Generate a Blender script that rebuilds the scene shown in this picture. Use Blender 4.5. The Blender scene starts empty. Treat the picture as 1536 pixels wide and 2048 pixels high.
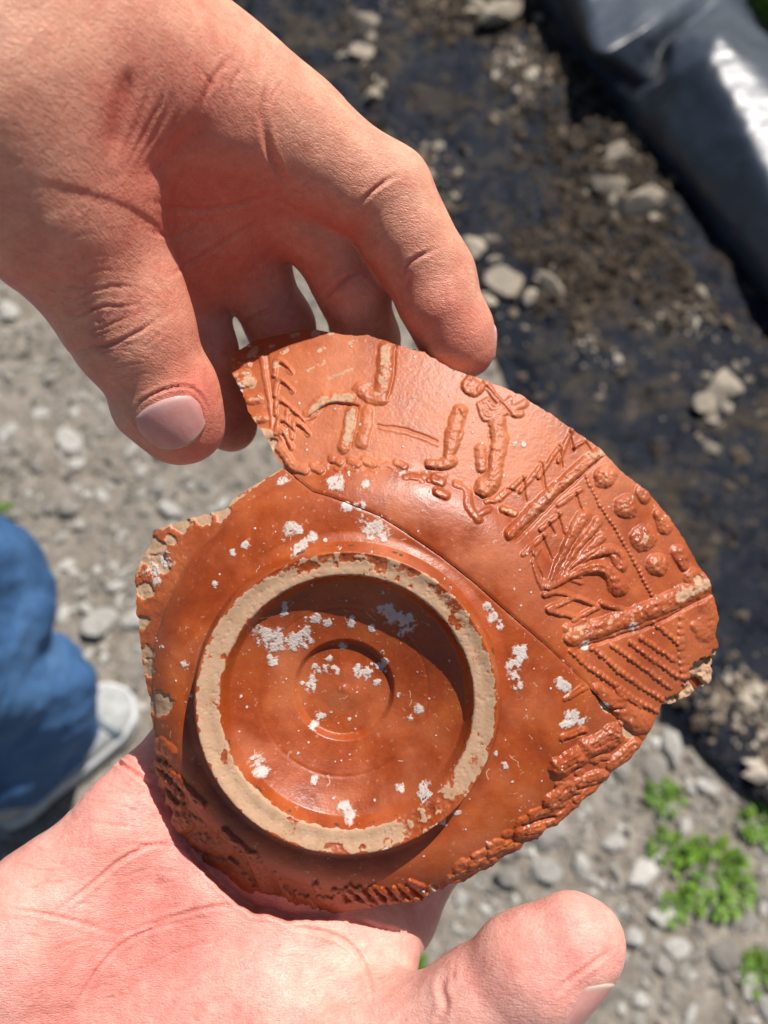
import bpy, math, random
import numpy as np
from mathutils import Vector, Matrix
from mathutils.bvhtree import BVHTree

random.seed(7)
rng = np.random.default_rng(7)
C = bpy.context.scene.collection
R = math.radians

# ------------------------------------------------------------------ camera, sky, sun, exposure
FPX, CX, CY = 1650.0, 768.0, 1024.0        # focal length and centre in photo pixels (1536 x 2048)
HCAM, TILT = 1.35, R(27)
cam_d = bpy.data.cameras.new('camera')
cam = bpy.data.objects.new('camera', cam_d); C.objects.link(cam)
cam.location = (0, 0, HCAM); cam.rotation_euler = (TILT, 0, 0)
cam_d.sensor_fit = 'HORIZONTAL'; cam_d.sensor_width = 36
cam_d.lens = 36 * FPX / 1536
cam_d.clip_start = 0.01; cam_d.clip_end = 400
cam_d.dof.use_dof = True; cam_d.dof.focus_distance = 0.190; cam_d.dof.aperture_fstop = 16
bpy.context.scene.camera = cam
MW = Matrix.Translation((0, 0, HCAM)) @ Matrix.Rotation(TILT, 4, 'X')
MR = np.array(MW.to_3x3()); MT = np.array(MW.translation)
def to_world(p_mm):                         # camera-frame millimetres -> world metres
    return (np.asarray(p_mm, float) * 1e-3) @ MR.T + MT

sun_cam = np.array([0.34, 0.77, 0.59]); sun_cam /= np.linalg.norm(sun_cam)
sun_w = Vector(MR @ sun_cam)
SUN_EL = math.asin(sun_w.z); SUN_AZ = math.atan2(sun_w.x, sun_w.y)
world = bpy.data.worlds.new('World'); bpy.context.scene.world = world; world.use_nodes = True
wn = world.node_tree.nodes; wl = world.node_tree.links
sky = wn.new('ShaderNodeTexSky'); sky.sky_type = 'NISHITA'; sky.sun_disc = False
sky.sun_elevation = SUN_EL; sky.sun_rotation = SUN_AZ
wl.new(sky.outputs[0], wn['Background'].inputs[0]); wn['Background'].inputs[1].default_value = 0.052
sl = bpy.data.lights.new('sun', 'SUN'); sl.energy = 5.0; sl.angle = R(0.53); sl.color = (1.0, 0.955, 0.89)
so = bpy.data.objects.new('sun', sl); C.objects.link(so)
so.rotation_euler = sun_w.to_track_quat('Z', 'Y').to_euler(); so.location = (0, 0, 5)
vs = bpy.context.scene.view_settings
vs.view_transform = 'Standard'; vs.look = 'None'; vs.gamma = 1; vs.use_curve_mapping = False; vs.exposure = 0.36
bpy.context.scene.cycles.use_denoising = True
bpy.context.scene.cycles.max_bounces = 8

# ------------------------------------------------------------------ helpers
def J(px, py, d):                           # photo pixel at depth d mm -> camera-frame mm
    return np.array([(px - CX) * d / FPX, -(py - CY) * d / FPX, -d])
UPC = np.array([0, math.sin(TILT), math.cos(TILT)])
def G(px, py, z=0.0):                       # photo pixel -> world point at height z
    r = np.array([(px - CX) / FPX, -(py - CY) / FPX, -1.0])
    t = (HCAM - z) / -(r @ UPC)
    return MR @ (r * t) + MT
def to_px(w):
    p = (np.asarray(w, float) - MT) @ MR
    return np.stack([CX + FPX * p[..., 0] / -p[..., 2], CY - FPX * p[..., 1] / -p[..., 2]], -1)

def _hash(ix, iy, iz, s):
    n = (ix.astype(np.int64) * 374761393 + iy.astype(np.int64) * 668265263 + iz.astype(np.int64) * 2147483647 + s * 974634777) & 0xffffffff
    n = ((n ^ (n >> 13)) * 1274126177) & 0xffffffff
    n = ((n ^ (n >> 16)) * 2246822519) & 0xffffffff
    return ((n ^ (n >> 15)) & 0xffff) / 65535.0
def vnoise(p, s=0):
    i = np.floor(p); f = p - i; f = f * f * (3 - 2 * f); i = i.astype(np.int64)
    out = 0
    for dx in (0, 1):
        wx = f[..., 0] if dx else 1 - f[..., 0]
        for dy in (0, 1):
            wy = f[..., 1] if dy else 1 - f[..., 1]
            for dz in (0, 1):
                wz = f[..., 2] if dz else 1 - f[..., 2]
                out = out + wx * wy * wz * _hash(i[..., 0] + dx, i[..., 1] + dy, i[..., 2] + dz, s)
    return out * 2 - 1
def fbm(p, octv=4, s=0, gain=0.5):
    a, t, o = 1.0, 0.0, 0
    for k in range(octv):
        o = o + a * vnoise(p * 2 ** k, s + k); t += a; a *= gain
    return o / t
def p3(x, y, z=None):
    return np.stack([x, y, np.zeros_like(x) if z is None else z], -1)
def sstep(a, b, x):
    t = np.clip((x - a) / (b - a), 0, 1); return t * t * (3 - 2 * t)

def mesh_obj(name, verts, faces, mats=(), parent=None, loc=None, smooth=True, attrs=None, midx=None):
    """faces: (n,4) or (n,3) int array, verts world metres (or local if loc given as origin)."""
    v = np.asarray(verts, np.float32); fa = np.asarray(faces, np.int32)
    me = bpy.data.meshes.new(name)
    me.vertices.add(len(v)); me.vertices.foreach_set('co', v.ravel())
    n, k = fa.shape
    me.loops.add(n * k); me.loops.foreach_set('vertex_index', fa.ravel())
    me.polygons.add(n)
    me.polygons.foreach_set('loop_start', np.arange(0, n * k, k, dtype=np.int32))
    for m in mats: me.materials.append(m)
    if midx is not None: me.polygons.foreach_set('material_index', np.asarray(midx, np.int32))
    me.update(calc_edges=True)
    me.polygons.foreach_set('use_smooth', np.full(n, smooth, bool))
    for an, av in (attrs or {}).items():
        a = me.attributes.new(an, 'FLOAT', 'POINT'); a.data.foreach_set('value', np.asarray(av, np.float32))
    me.validate()
    o = bpy.data.objects.new(name, me); C.objects.link(o)
    if loc is not None: o.location = loc
    if parent is not None: o.parent = parent
    return o
def tag(o, label=None, cat=None, group=None, kind=None):
    if label: o['label'] = label
    if cat: o['category'] = cat
    if group: o['group'] = group
    if kind: o['kind'] = kind
    return o
def empty(name, loc):
    o = bpy.data.objects.new(name, None); C.objects.link(o); o.location = loc; o.empty_display_size = 0.02
    return o
def vnormals(v, f):
    n = np.zeros_like(v)
    d1 = v[f[:, 2]] - v[f[:, 0]]; d2 = v[f[:, 3 if f.shape[1] == 4 else 1]] - v[f[:, 1 if f.shape[1] == 4 else 0]]
    fn = np.cross(d1, d2)
    for k in range(f.shape[1]):
        for a in range(3): n[:, a] += np.bincount(f[:, k], fn[:, a], len(v))
    return n / (np.linalg.norm(n, axis=1, keepdims=True) + 1e-12)

# ---- materials
class NT:
    def __init__(s, name):
        s.m = bpy.data.materials.new(name); s.m.use_nodes = True
        s.n = s.m.node_tree.nodes; s.l = s.m.node_tree.links; s.b = s.n['Principled BSDF']
        s._tc = None
    def put(s, node, inp, val):
        if isinstance(val, bpy.types.NodeSocket): s.l.new(val, node.inputs[inp])
        else:
            sock = node.inputs[inp]
            if hasattr(sock, 'default_value'):
                if isinstance(val, (tuple, list)) and len(val) == 3 and sock.type == 'RGBA': val = (*val, 1)
                sock.default_value = val
    def tc(s):
        if s._tc is None:
            s._tc = s.n.new('ShaderNodeTexCoord').outputs['Object']
        return s._tc
    def noise(s, scale, detail=4, rough=0.55, vec=None, dist=0):
        n = s.n.new('ShaderNodeTexNoise'); s.put(n, 'Vector', vec or s.tc()); n.inputs['Scale'].default_value = scale
        n.inputs['Detail'].default_value = detail; n.inputs['Roughness'].default_value = rough; n.inputs['Distortion'].default_value = dist
        return n.outputs['Fac']
    def voro(s, scale, feat='F1', vec=None):
        n = s.n.new('ShaderNodeTexVoronoi'); n.feature = feat; s.put(n, 'Vector', vec or s.tc()); n.inputs['Scale'].default_value = scale
        return n.outputs['Distance']
    def attr(s, name):
        n = s.n.new('ShaderNodeAttribute'); n.attribute_name = name; return n.outputs['Fac']
    def ramp(s, fac, stops):
        n = s.n.new('ShaderNodeValToRGB'); s.put(n, 0, fac)
        e = n.color_ramp.elements
        while len(e) < len(stops): e.new(0.5)
        for el, (p, c) in zip(e, stops):
            el.position = p; el.color = (*c, 1) if isinstance(c, tuple) else (c, c, c, 1)
        return n.outputs[0]
    def mix(s, fac, a, b, mode='MIX'):
        n = s.n.new('ShaderNodeMix'); n.data_type = 'RGBA'; n.blend_type = mode
        s.put(n, 0, fac); s.put(n, 6, a); s.put(n, 7, b); return n.outputs[2]
    def math(s, op, a, b=0.0, clamp=False):
        n = s.n.new('ShaderNodeMath'); n.operation = op; n.use_clamp = clamp; s.put(n, 0, a); s.put(n, 1, b); return n.outputs[0]
    def bump(s, h, strength, dist, prev=None):
        n = s.n.new('ShaderNodeBump'); s.put(n, 'Height', h); n.inputs['Strength'].default_value = strength
        n.inputs['Distance'].default_value = dist
        if prev is not None: s.put(n, 'Normal', prev)
        return n.outputs[0]
    def out(s, **kw):
        names = dict(color='Base Color', rough='Roughness', normal='Normal', spec='Specular IOR Level', sss='Subsurface Weight',
                     sssr='Subsurface Radius', ssss='Subsurface Scale', coat='Coat Weight', coatr='Coat Roughness', metal='Metallic', trans='Transmission Weight')
        for k, v in kw.items(): s.put(s.b, names[k], v)
        return s.m

def skin_mat(name, dorsal, palm, blush, ridge, lines):
    t = NT(name)
    n1 = t.noise(90, 5, .6); n2 = t.noise(420, 4, .6)
    base = t.mix(t.attr('palm'), dorsal, palm)
    base = t.mix(t.math('MULTIPLY', t.attr('blush'), .8, True), base, blush)
    mott = t.ramp(n1, [(.3, (.88, .70, .68)), (.7, (1.08, 1.14, 1.14))])
    n4 = t.noise(230, 3, .5); base = t.mix(.45, base, t.ramp(n4, [(.32, (.92, .72, .70)), (.66, (1.06, 1.12, 1.10))]), 'MULTIPLY')
    base = t.mix(.7, base, mott, 'MULTIPLY')
    fine = t.ramp(n2, [(.3, .86), (.7, 1.08)])
    base = t.mix(.6, base, fine, 'MULTIPLY')
    v = t.voro(1500, 'DISTANCE_TO_EDGE'); v = t.ramp(v, [(0, 0.0), (.16, 1.0)])
    v2 = t.voro(900, 'DISTANCE_TO_EDGE'); v2 = t.ramp(v2, [(0, 0.0), (.10, 1.0)])
    b = t.bump(v, .20 * ridge, .00022)
    b = t.bump(v2, .14 * ridge, .00026, b)
    for rz, sc, st in ((lines, (420, 1900, 420), .24), (lines + 1.15, (400, 1500, 400), .20), (lines - .75, (220, 1000, 220), .15)):
        mp = t.n.new('ShaderNodeMapping'); t.l.new(t.tc(), mp.inputs[0]); mp.inputs['Rotation'].default_value = (.3, .2, rz); mp.inputs['Scale'].default_value = sc
        ln = t.noise(1.0, 2, .5, vec=mp.outputs[0], dist=.6)
        ln = t.ramp(t.math('ABSOLUTE', t.math('SUBTRACT', ln, .5)), [(0, 0.0), (.09, 1.0)])
        b = t.bump(ln, st * ridge, .00032, b)
        base = t.mix(.13, base, t.ramp(ln, [(0, (.78, .62, .58)), (1, 1.02)]), 'MULTIPLY')
    b = t.bump(t.noise(2600, 3, .6), .25, .0002, b)
    b = t.bump(t.noise(330, 4, .6), .30, .0007, b)
    rough = t.ramp(n2, [(.3, .30), (.7, .50)])
    return t.out(color=base, rough=rough, normal=b, spec=.42, sss=.30, sssr=(1.0, .24, .11), ssss=.0028)
M_SKIN_UP = skin_mat('sun_tanned_skin', (.73, .405, .275), (.66, .225, .172), (.62, .135, .100), 1.0, .5)
M_SKIN_LO = skin_mat('fair_skin', (.80, .46, .375), (.83, .475, .395), (.79, .235, .20), 1.0, -.35)
def nail_mat():
    t = NT('fingernail')
    c = t.ramp(t.noise(300, 3), [(.3, (.60, .265, .235)), (.7, (.66, .32, .285))])
    c = t.mix(t.math('MULTIPLY', t.attr('lunula'), .30), c, (.74, .55, .50))
    c = t.mix(t.attr('free_edge'), c, (.52, .40, .32))
    b = t.bump(t.noise(900, 3, .6), .18, .0003)
    return t.out(color=c, rough=.28, spec=.36, normal=b, sss=.15, sssr=(1, .35, .25), ssss=.0015)
M_NAIL = nail_mat()

def slip_mat():
    t = NT('red_slip')
    n1 = t.noise(62, 6, .66, dist=.5); n2 = t.noise(260, 5, .65); n3 = t.noise(1500, 4, .6)
    c = t.ramp(n1, [(.30, (.215, .034, .0062)), (.50, (.305, .053, .0085)), (.70, (.39, .088, .015))])
    c = t.mix(t.math('MULTIPLY', t.attr('dust_sheen'), .75), c, (.56, .19, .085))  # paler pinkish tone: dust together with hazy sky sheen painted into the colour
    c = t.mix(.5, c, t.ramp(n2, [(.3, .80), (.7, 1.12)]), 'MULTIPLY')
    sp_ = t.ramp(t.noise(820, 2, .5), [(.66, 0.0), (.71, .55)]); c = t.mix(t.math('MULTIPLY', sp_, t.ramp(n1, [(.35, .1), (.6, 1.0)])), c, (.55, .28, .18))
    clay = t.ramp(n2, [(.3, (.40, .235, .135)), (.7, (.52, .325, .205))])
    spk = t.ramp(n3, [(.33, .80), (.40, 1.0)])
    clay = t.mix(.7, clay, spk, 'MULTIPLY')
    redclay = t.mix(.5, clay, (.52, .20, .10))
    w = t.math('ADD', t.attr('worn'), t.math('MULTIPLY', t.math('SUBTRACT', n3, .5), .5))
    wm = t.ramp(w, [(.44, 0.0), (.54, 1.0)])
    c = t.mix(wm, c, clay)
    lim = t.ramp(t.math('ADD', t.attr('lime'), t.math('MULTIPLY', t.math('SUBTRACT', n3, .5), .55)), [(.34, 0.0), (.50, .45), (.66, .9)])
    lc = t.ramp(n2, [(.3, (.46, .40, .355)), (.7, (.64, .59, .55))])
    c = t.mix(lim, c, lc)
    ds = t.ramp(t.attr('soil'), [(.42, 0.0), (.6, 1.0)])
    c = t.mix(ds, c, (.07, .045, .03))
    rr = t.ramp(n2, [(.3, .30), (.7, .44)]); rr = t.mix(.5, rr, t.ramp(n1, [(.35, .26), (.65, .58)]))
    rr = t.mix(t.attr('dust_sheen'), rr, (.55, .55, .55))
    rough = t.mix(t.math('MAXIMUM', wm, lim), rr, (.9, .9, .9))
    b = t.bump(n3, .22, .00025)
    b = t.bump(t.math('MULTIPLY', lim, n3), .5, .0005, b)
    b = t.bump(t.noise(700, 3), .12, .0003, b)
    return t.out(color=c, rough=rough, normal=b, spec=.45)
M_SLIP = slip_mat()
def clay_mat():
    t = NT('broken_clay')
    n = t.noise(400, 5, .65); n3 = t.noise(1800, 3)
    c = t.ramp(n, [(.3, (.50, .29, .17)), (.7, (.66, .44, .29))])
    c = t.mix(.6, c, t.ramp(n3, [(.35, .6), (.5, 1.05)]), 'MULTIPLY')
    return t.out(color=c, rough=.92, normal=t.bump(n, .5, .0008, t.bump(n3, .4, .0003)), spec=.2)
M_CLAY = clay_mat()

# ------------------------------------------------------------------ ground
def soil_mat():
    t = NT('dry_grey_soil')
    n1 = t.noise(7, 6, .62); n2 = t.noise(38, 6, .65); n3 = t.noise(190, 4, .6)
    c = t.ramp(n1, [(.3, (.235, .205, .168)), (.7, (.325, .295, .255))])
    c = t.mix(.9, c, t.ramp(n2, [(.28, (.50, .48, .45)), (.70, (1.32, 1.3, 1.28))]), 'MULTIPLY')
    c = t.mix(.6, c, t.ramp(n3, [(.3, .7), (.7, 1.2)]), 'MULTIPLY')
    b = t.bump(n2, .9, .014); b = t.bump(n3, .7, .005, b)
    return t.out(color=c, rough=.95, normal=b, spec=.15)
M_SOIL = soil_mat()
def ground_z(x, y):
    return 0.018 * fbm(p3(x * 2.2, y * 2.2), 3, 11) + 0.013 * fbm(p3(x * 11, y * 11), 4, 21)
def ground():
    u = np.linspace(-1, 1, 521)
    k = 5.2
    s = np.sinh(u * k) / math.sinh(k) * 150
    X, Y = np.meshgrid(s, s + 0.7, indexing='ij')
    Z = ground_z(X, Y) * np.exp(-((X ** 2 + Y ** 2) / 30.0))
    n = len(u); idx = np.arange(n * n).reshape(n, n)
    f = np.stack([idx[:-1, :-1], idx[1:, :-1], idx[1:, 1:], idx[:-1, 1:]], -1).reshape(-1, 4)
    return mesh_obj('ground', np.stack([X, Y, Z], -1).reshape(-1, 3), f, [M_SOIL])
tag(ground(), 'dry grey stony soil of the field below the hands', None, None, 'structure')

# ---- black plastic sheet lying on the soil
def plastic_mat(name, dirt):
    t = NT(name)
    n1 = t.noise(6.5, 6, .62, dist=.6); n2 = t.noise(30, 5, .6); n3 = t.noise(120, 4, .6)
    c = t.ramp(n2, [(.3, (.005, .007, .012)), (.7, (.010, .014, .024))])
    c = c if dirt else t.ramp(n1, [(.3, (.016, .022, .034)), (.7, (.042, .054, .076))])  # bluish base of the fold is raised to paint in the sky's sheen
    rough = t.ramp(n3, [(.3, .16), (.7, .30)]) if dirt else t.ramp(n2, [(.3, .36), (.7, .48)])
    if dirt:
        d = t.ramp(t.math('ADD', t.math('MULTIPLY', n1, .62), t.math('MULTIPLY', n2, .40)), [(.50, 0.0), (.60, .82)])
        soil = t.ramp(n3, [(.3, (.022, .017, .012)), (.7, (.095, .074, .054))]); pale_d = t.ramp(t.noise(17, 5, .6), [(.60, 0.0), (.68, .8)]); soil = t.mix(pale_d, soil, (.15, .12, .09))
        c = t.mix(d, c, soil); rough = t.mix(d, rough, (.9, .9, .9))
    b = t.bump(n2, .8 if dirt else .12, .014)
    b = t.bump(n3, .5 if dirt else .05, .004, b)
    return t.out(color=c, rough=rough, normal=b, spec=.09 if dirt else .9)
M_FILM = plastic_mat('dirty_black_film', True)
M_FOLD = plastic_mat('black_film', False)
edge_px = [(250, -330), (420, 60), (760, 330), (935, 560), (1060, 900), (1190, 1180), (1330, 1425), (1420, 1530), (1545, 1640), (1760, 1830)]
E = np.array([G(*p)[:2] for p in edge_px])
def edge_x(y):                              # left edge of the sheet as x(y), ground coordinates
    o = np.argsort(E[:, 1]); return np.interp(y, E[o, 1], E[o, 0])
def sheet_z(x, y):
    z = ground_z(x, y) * .8 + .016
    z += .040 * np.abs(fbm(p3(x * 5, y * 4), 3, 51)) + .009 * fbm(p3(x * 22, y * 16), 3, 61)
    return z
def sheet():
    ny, nx = 360, 240
    y = np.linspace(-.75, 4.2, ny); uu = np.linspace(0, 1, nx) ** 1.4
    Y, U = np.meshgrid(y, uu, indexing='ij')
    wob = .02 * fbm(p3(Y * 7, Y * 0), 3, 71)
    X = edge_x(Y) + wob + U * 2.6
    Z = sheet_z(X, Y) - .012 * np.exp(-U * 60)
    idx = np.arange(ny * nx).reshape(ny, nx)
    f = np.stack([idx[:-1, :-1], idx[:-1, 1:], idx[1:, 1:], idx[1:, :-1]], -1).reshape(-1, 4)
    o = mesh_obj('plastic_sheet', np.stack([X, Y, Z], -1).reshape(-1, 3), f, [M_FILM])
    m = o.modifiers.new('thickness', 'SOLIDIFY'); m.thickness = .001
    return o
tag(sheet(), 'dirty black plastic sheet spread flat over the soil', 'plastic sheet')

def fold():                                 # creased fold of the film: steep shaded side, sharp crest, planes lit by the sky
    # rows along the fold, each: foot, lip of the steep side, crest, top plane, back slope, back foot  (photo pixel, height m)
    rows = [
     [(950, -200, .01), (985, -230, .12), (1060, -190, .20), (1180, -260, .19), (1330, -330, .10), (1420, -360, .01)],
     [(1070, -5, .01), (1105, -40, .09), (1178, -5, .165), (1262, -60, .155), (1400, -110, .10), (1490, -120, .01)],
     [(1118, 78, .01), (1150, 60, .08), (1192, 113, .17), (1300, 48, .20), (1420, -30, .12), (1530, -60, .01)],
     [(1150, 125, .01), (1195, 130, .07), (1250, 140, .135), (1312, 62, .185), (1430, -25, .11), (1495, -40, .01)],
     [(1185, 165, .01), (1230, 170, .06), (1305, 172, .10), (1322, 92, .13), (1445, -5, .11), (1500, -15, .01)],
     [(1225, 220, .01), (1270, 215, .07), (1335, 150, .16), (1352, 70, .195), (1462, 15, .12), (1506, 12, .01)],
     [(1275, 280, .01), (1320, 260, .09), (1408, 122, .215), (1440, 60, .225), (1492, 42, .12), (1524, 62, .01)],
     [(1352, 378, .01), (1390, 350, .09), (1462, 200, .205), (1510, 130, .215), (1575, 105, .12), (1610, 140, .01)],
     [(1430, 492, .01), (1465, 455, .08), (1512, 318, .185), (1590, 220, .205), (1690, 200, .11), (1790, 230, .01)],
     [(1500, 575, .01), (1530, 535, .085), (1575, 420, .17), (1650, 320, .19), (1760, 300, .10), (1860, 330, .01)],
     [(1620, 720, .01), (1650, 680, .08), (1700, 560, .17), (1770, 470, .18), (1880, 440, .09), (1990, 480, .01)],
     [(1800, 930, .01), (1830, 880, .08), (1880, 760, .16), (1960, 660, .17), (2080, 640, .08), (2190, 680, .01)]]
    P = np.array([[G(px, py, z) for px, py, z in r] for r in rows])
    ns, nt = 22, 14
    A = []
    for i in range(len(P) - 1):
        for t in np.linspace(0, 1, ns, endpoint=False): A.append(P[i] + (P[i + 1] - P[i]) * t)
    A = np.array(A + [P[-1]])
    B = []
    for j in range(P.shape[1] - 1):
        for t in np.linspace(0, 1, nt, endpoint=False): B.append(A[:, j] + (A[:, j + 1] - A[:, j]) * t)
    B = np.stack(B + [A[:, -1]], 1)
    def blur(M, k, ax):
        pad = [(0, 0)] * 3; pad[ax] = (k, k); Q = np.pad(M, pad, 'edge'); n = M.shape[ax]
        return sum(np.take(Q, range(d, d + n), ax) for d in range(2 * k + 1)) / (2 * k + 1)
    for k_ in (2, 2): B = blur(blur(B, k_, 0), k_, 1)
    nrm = np.cross(np.gradient(B, axis=1), np.gradient(B, axis=0)); nrm /= np.linalg.norm(nrm, axis=2, keepdims=True) + 1e-9
    B = B + nrm * (.007 * fbm(B * 9, 3, 84) + .003 * np.abs(fbm(B * 30, 3, 85)))[..., None]
    B[:, 0, 2] = .004; B[:, -1, 2] = .002
    nu, nv = B.shape[:2]
    idx = np.arange(nu * nv).reshape(nu, nv)
    f = np.stack([idx[:-1, :-1], idx[:-1, 1:], idx[1:, 1:], idx[1:, :-1]], -1).reshape(-1, 4)
    c = np.array([B[..., 0].mean(), B[..., 1].mean(), 0])
    o = mesh_obj('plastic_fold', B.reshape(-1, 3) - c, f, [M_FOLD], loc=c)
    m = o.modifiers.new('thickness', 'SOLIDIFY'); m.thickness = .0015
    return o
tag(fold(), 'creased glossy fold of black plastic raised along the sheet', 'plastic fold')

# ---- stones, clods, gravel
def rock_mesh(name, seed, mat, flat=.45, sub=2, jag=.5):
    import bmesh
    bm = bmesh.new(); bmesh.ops.create_icosphere(bm, subdivisions=sub, radius=1)
    v = np.array([q.co[:] for q in bm.verts])
    r = 1 + jag * fbm(v * 1.3 + seed * 7.1, 3, seed) + .10 * fbm(v * 4 + seed, 2, seed + 5)
    # flatten a few random planes for angular stone faces
    rg = np.random.default_rng(seed)
    p = v * r[:, None]
    for _ in range(11):
        nrm = rg.normal(size=3); nrm /= np.linalg.norm(nrm); d = rg.uniform(.42, .74)
        e = np.maximum(p @ nrm - d, 0); p -= e[:, None] * nrm * .92
    p *= [rg.uniform(1.0, 1.55), rg.uniform(.75, 1.1), flat * 1.25]
    for q, c in zip(bm.verts, p): q.co = c
    me = bpy.data.meshes.new(name); bm.to_mesh(me); bm.free()
    me.polygons.foreach_set('use_smooth', np.full(len(me.polygons), False))
    me.materials.append(mat); return me
def rockm(name, a, b, rough=.9):
    t = NT(name)
    oi = t.n.new('ShaderNodeObjectInfo').outputs['Random']
    n = t.noise(3, 5, .6); n2 = t.noise(14, 4)
    c = t.ramp(n, [(.3, a), (.7, b)])
    c = t.mix(.8, c, t.ramp(oi, [(0, .62), (1, 1.12)]), 'MULTIPLY')
    c = t.mix(.5, c, t.ramp(n2, [(.3, .7), (.7, 1.15)]), 'MULTIPLY')
    return t.out(color=c, rough=rough, normal=t.bump(n2, .4, .1), spec=.2)
M_PALE = rockm('pale_stone', (.38, .355, .315), (.60, .575, .53))
M_GREY = rockm('grey_stone', (.22, .20, .175), (.36, .335, .30))
M_CLOD = rockm('dry_soil_clod', (.30, .25, .19), (.50, .43, .34))
M_DCLOD = rockm('dark_soil_clod', (.085, .066, .05), (.17, .135, .105))
pale = [rock_mesh('stone', i, M_PALE) for i in range(6)]
grey = [rock_mesh('stone', 20 + i, M_GREY) for i in range(6)]
clods = [rock_mesh('soil_clod', 40 + i, M_CLOD, .55, 3, .5) for i in range(4)]
dclods = [rock_mesh('soil_clod', 60 + i, M_DCLOD, .5, 2, .5) for i in range(4)]
def place(me, name, x, y, z, s, label, cat, group=None):
    o = bpy.data.objects.new(name, me); C.objects.link(o)
    o.location = (x, y, z); o.scale = (s, s, s); o.rotation_euler = (random.uniform(-.25, .25), random.uniform(-.25, .25), random.uniform(0, 6.28))
    return tag(o, label, cat, group)
def inpoly(x, y, poly):
    poly = np.asarray(poly, float); ins = np.zeros(np.shape(x), bool)
    for (x1, y1), (x2, y2) in zip(poly, np.roll(poly, -1, 0)):
        c = ((y1 > y) != (y2 > y)) & (x < (x2 - x1) * (y - y1) / (y2 - y1 + 1e-12) + x1)
        ins ^= c
    return ins
OCC = [[(0, -50), (340, -50), (540, 120), (830, 320), (985, 740), (1200, 900), (1440, 1240), (1430, 1390), (1290, 1500), (880, 1790), (700, 2100), (-50, 2100), (-50, 1700), (300, 1430), (268, 1150), (570, 930), (345, 915), (130, 700), (-50, 480)],
       [(730, 2100), (900, 1930), (1010, 1820), (1180, 1790), (1243, 1866), (1100, 2100)], [(-50, 1040), (40, 1080), (180, 1330), (280, 1380), (250, 1480), (120, 1560), (-50, 1650)]]
def visible_px(px, py, m=0):
    if not (-30 < px < 1566 and -30 < py < 2078): return False
    return not any(bool(inpoly(np.array([px]), np.array([py]), o)[0]) for o in OCC)
# stones the photo lets one point to
special = [(205, 1240, .034, 'square white stone beside the blue jeans leg'),
           (75, 1205, .036, 'large pale stone half hidden behind the jeans knee'),
           (238, 1175, .016, 'round white stone just above the square white stone'),
           (20, 862, .020, 'pale stone at the left edge below the thumb'),
           (155, 935, .020, 'pale flat stone beside a dark hole below the thumbnail'),
           (340, 1020, .022, 'pale stone next to the broken left corner of the sherd'),
           (1085, 1740, .024, 'long white stone lying under the lower edge of the sherd'),
           (1340, 1500, .028, 'white stone near the edge of the black sheet'),
           (1160, 1725, .018, 'small bright white stone right of the long white stone'),
           (1280, 1755, .022, 'pale stone in front of the largest green weed'),
           (1280, 1995, .014, 'white pebble at the bottom right of the thumb nail'),
           (265, 905, .018, 'whitish stone right under the thumb tip')]
taken = []
for k, (px, py, s, lab) in enumerate(special):
    g = G(px, py); place(pale[k % 6], 'stone', g[0], g[1], float(ground_z(g[0:1], g[1:2])[0]) + s * .25, s, lab, 'stone'); taken.append((g[0], g[1], s))
cnt = 0; tries = 0
while cnt < 250 and tries < 9000:
    tries += 1
    px, py = random.uniform(-20, 1556), random.uniform(500, 2070)
    if not visible_px(px, py): continue
    g = G(px, py)
    if g[0] > edge_x(g[1]) - .01: continue
    s = min(.034, .0065 * (1 / max(1e-3, random.random())) ** .55)
    if any((g[0] - a) ** 2 + (g[1] - b) ** 2 < (s + c) ** 2 * .5 for a, b, c in taken): continue
    taken.append((g[0], g[1], s))
    ip = random.random() < .50
    me = random.choice(pale if ip else grey)
    place(me, 'stone', g[0], g[1], float(ground_z(g[0:1], g[1:2])[0]) + s * .2, s,
          'small whitish stone lying loose on the grey soil' if ip else 'small grey stone lying loose on the grey soil', 'stone', 'whitish stones on the soil' if ip else 'grey stones on the soil')
    cnt += 1
# clods on the sheet
cl = [(740, 70, .036, 'pale soil clod near the top edge beyond the index knuckle'), (722, 128, .026, 'pale soil clod below the topmost clod beside the index finger'),
      (748, 205, .022, 'lowest pale clod of the column beside the index finger'), (1010, 48, .046, 'wide pale soil heap at the top near the plastic fold'),
      (955, 30, .026, 'small pale clod left of the wide soil heap'),
      (1227, 330, .026, 'round pale clod uppermost of the three on the sheet'), (1208, 400, .027, 'pale clod below the round clod on the sheet'),
      (1262, 440, .033, 'wide pale clod lowest of the three on the sheet'), (945, 520, .030, 'pale clod touching the index fingertip outline'),
      (1000, 585, .032, 'pale clod just right of the index fingertip'), (1098, 585, .026, 'pale clod standing alone right of the index finger'),
      (1052, 615, .015, 'small clod between two pale clods by the index finger'), (1435, 790, .036, 'pale clod near the right edge of the sheet'),
      (1390, 830, .022, 'small pale clod left of the clod at right'), (1412, 905, .013, 'tiny pale clod above the sherd rim'), (1395, 615, .014, 'tiny rusty clod in the middle of the sheet')]
for k, (px, py, s, lab) in enumerate(cl):
    g = G(px, py); z = float(sheet_z(g[0:1], g[1:2])[0])
    place(clods[k % 4], 'soil_clod', g[0], g[1], z + s * .2, s * 1.35, lab, 'soil clod')
    for j in range(3 if s > .02 else 1):
        a_ = random.uniform(0, 6.28); rr_ = s * random.uniform(1.1, 1.9); x_, y_ = g[0] + rr_ * math.cos(a_), g[1] + rr_ * math.sin(a_)
        place(random.choice(clods), 'soil_clod', x_, y_, float(sheet_z(np.array([x_]), np.array([y_]))[0]) + s * .05, s * random.uniform(.25, .6),
              'pale crumb of dry soil beside a larger pale clod', 'soil clod', 'pale crumbs on the black sheet')
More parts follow.
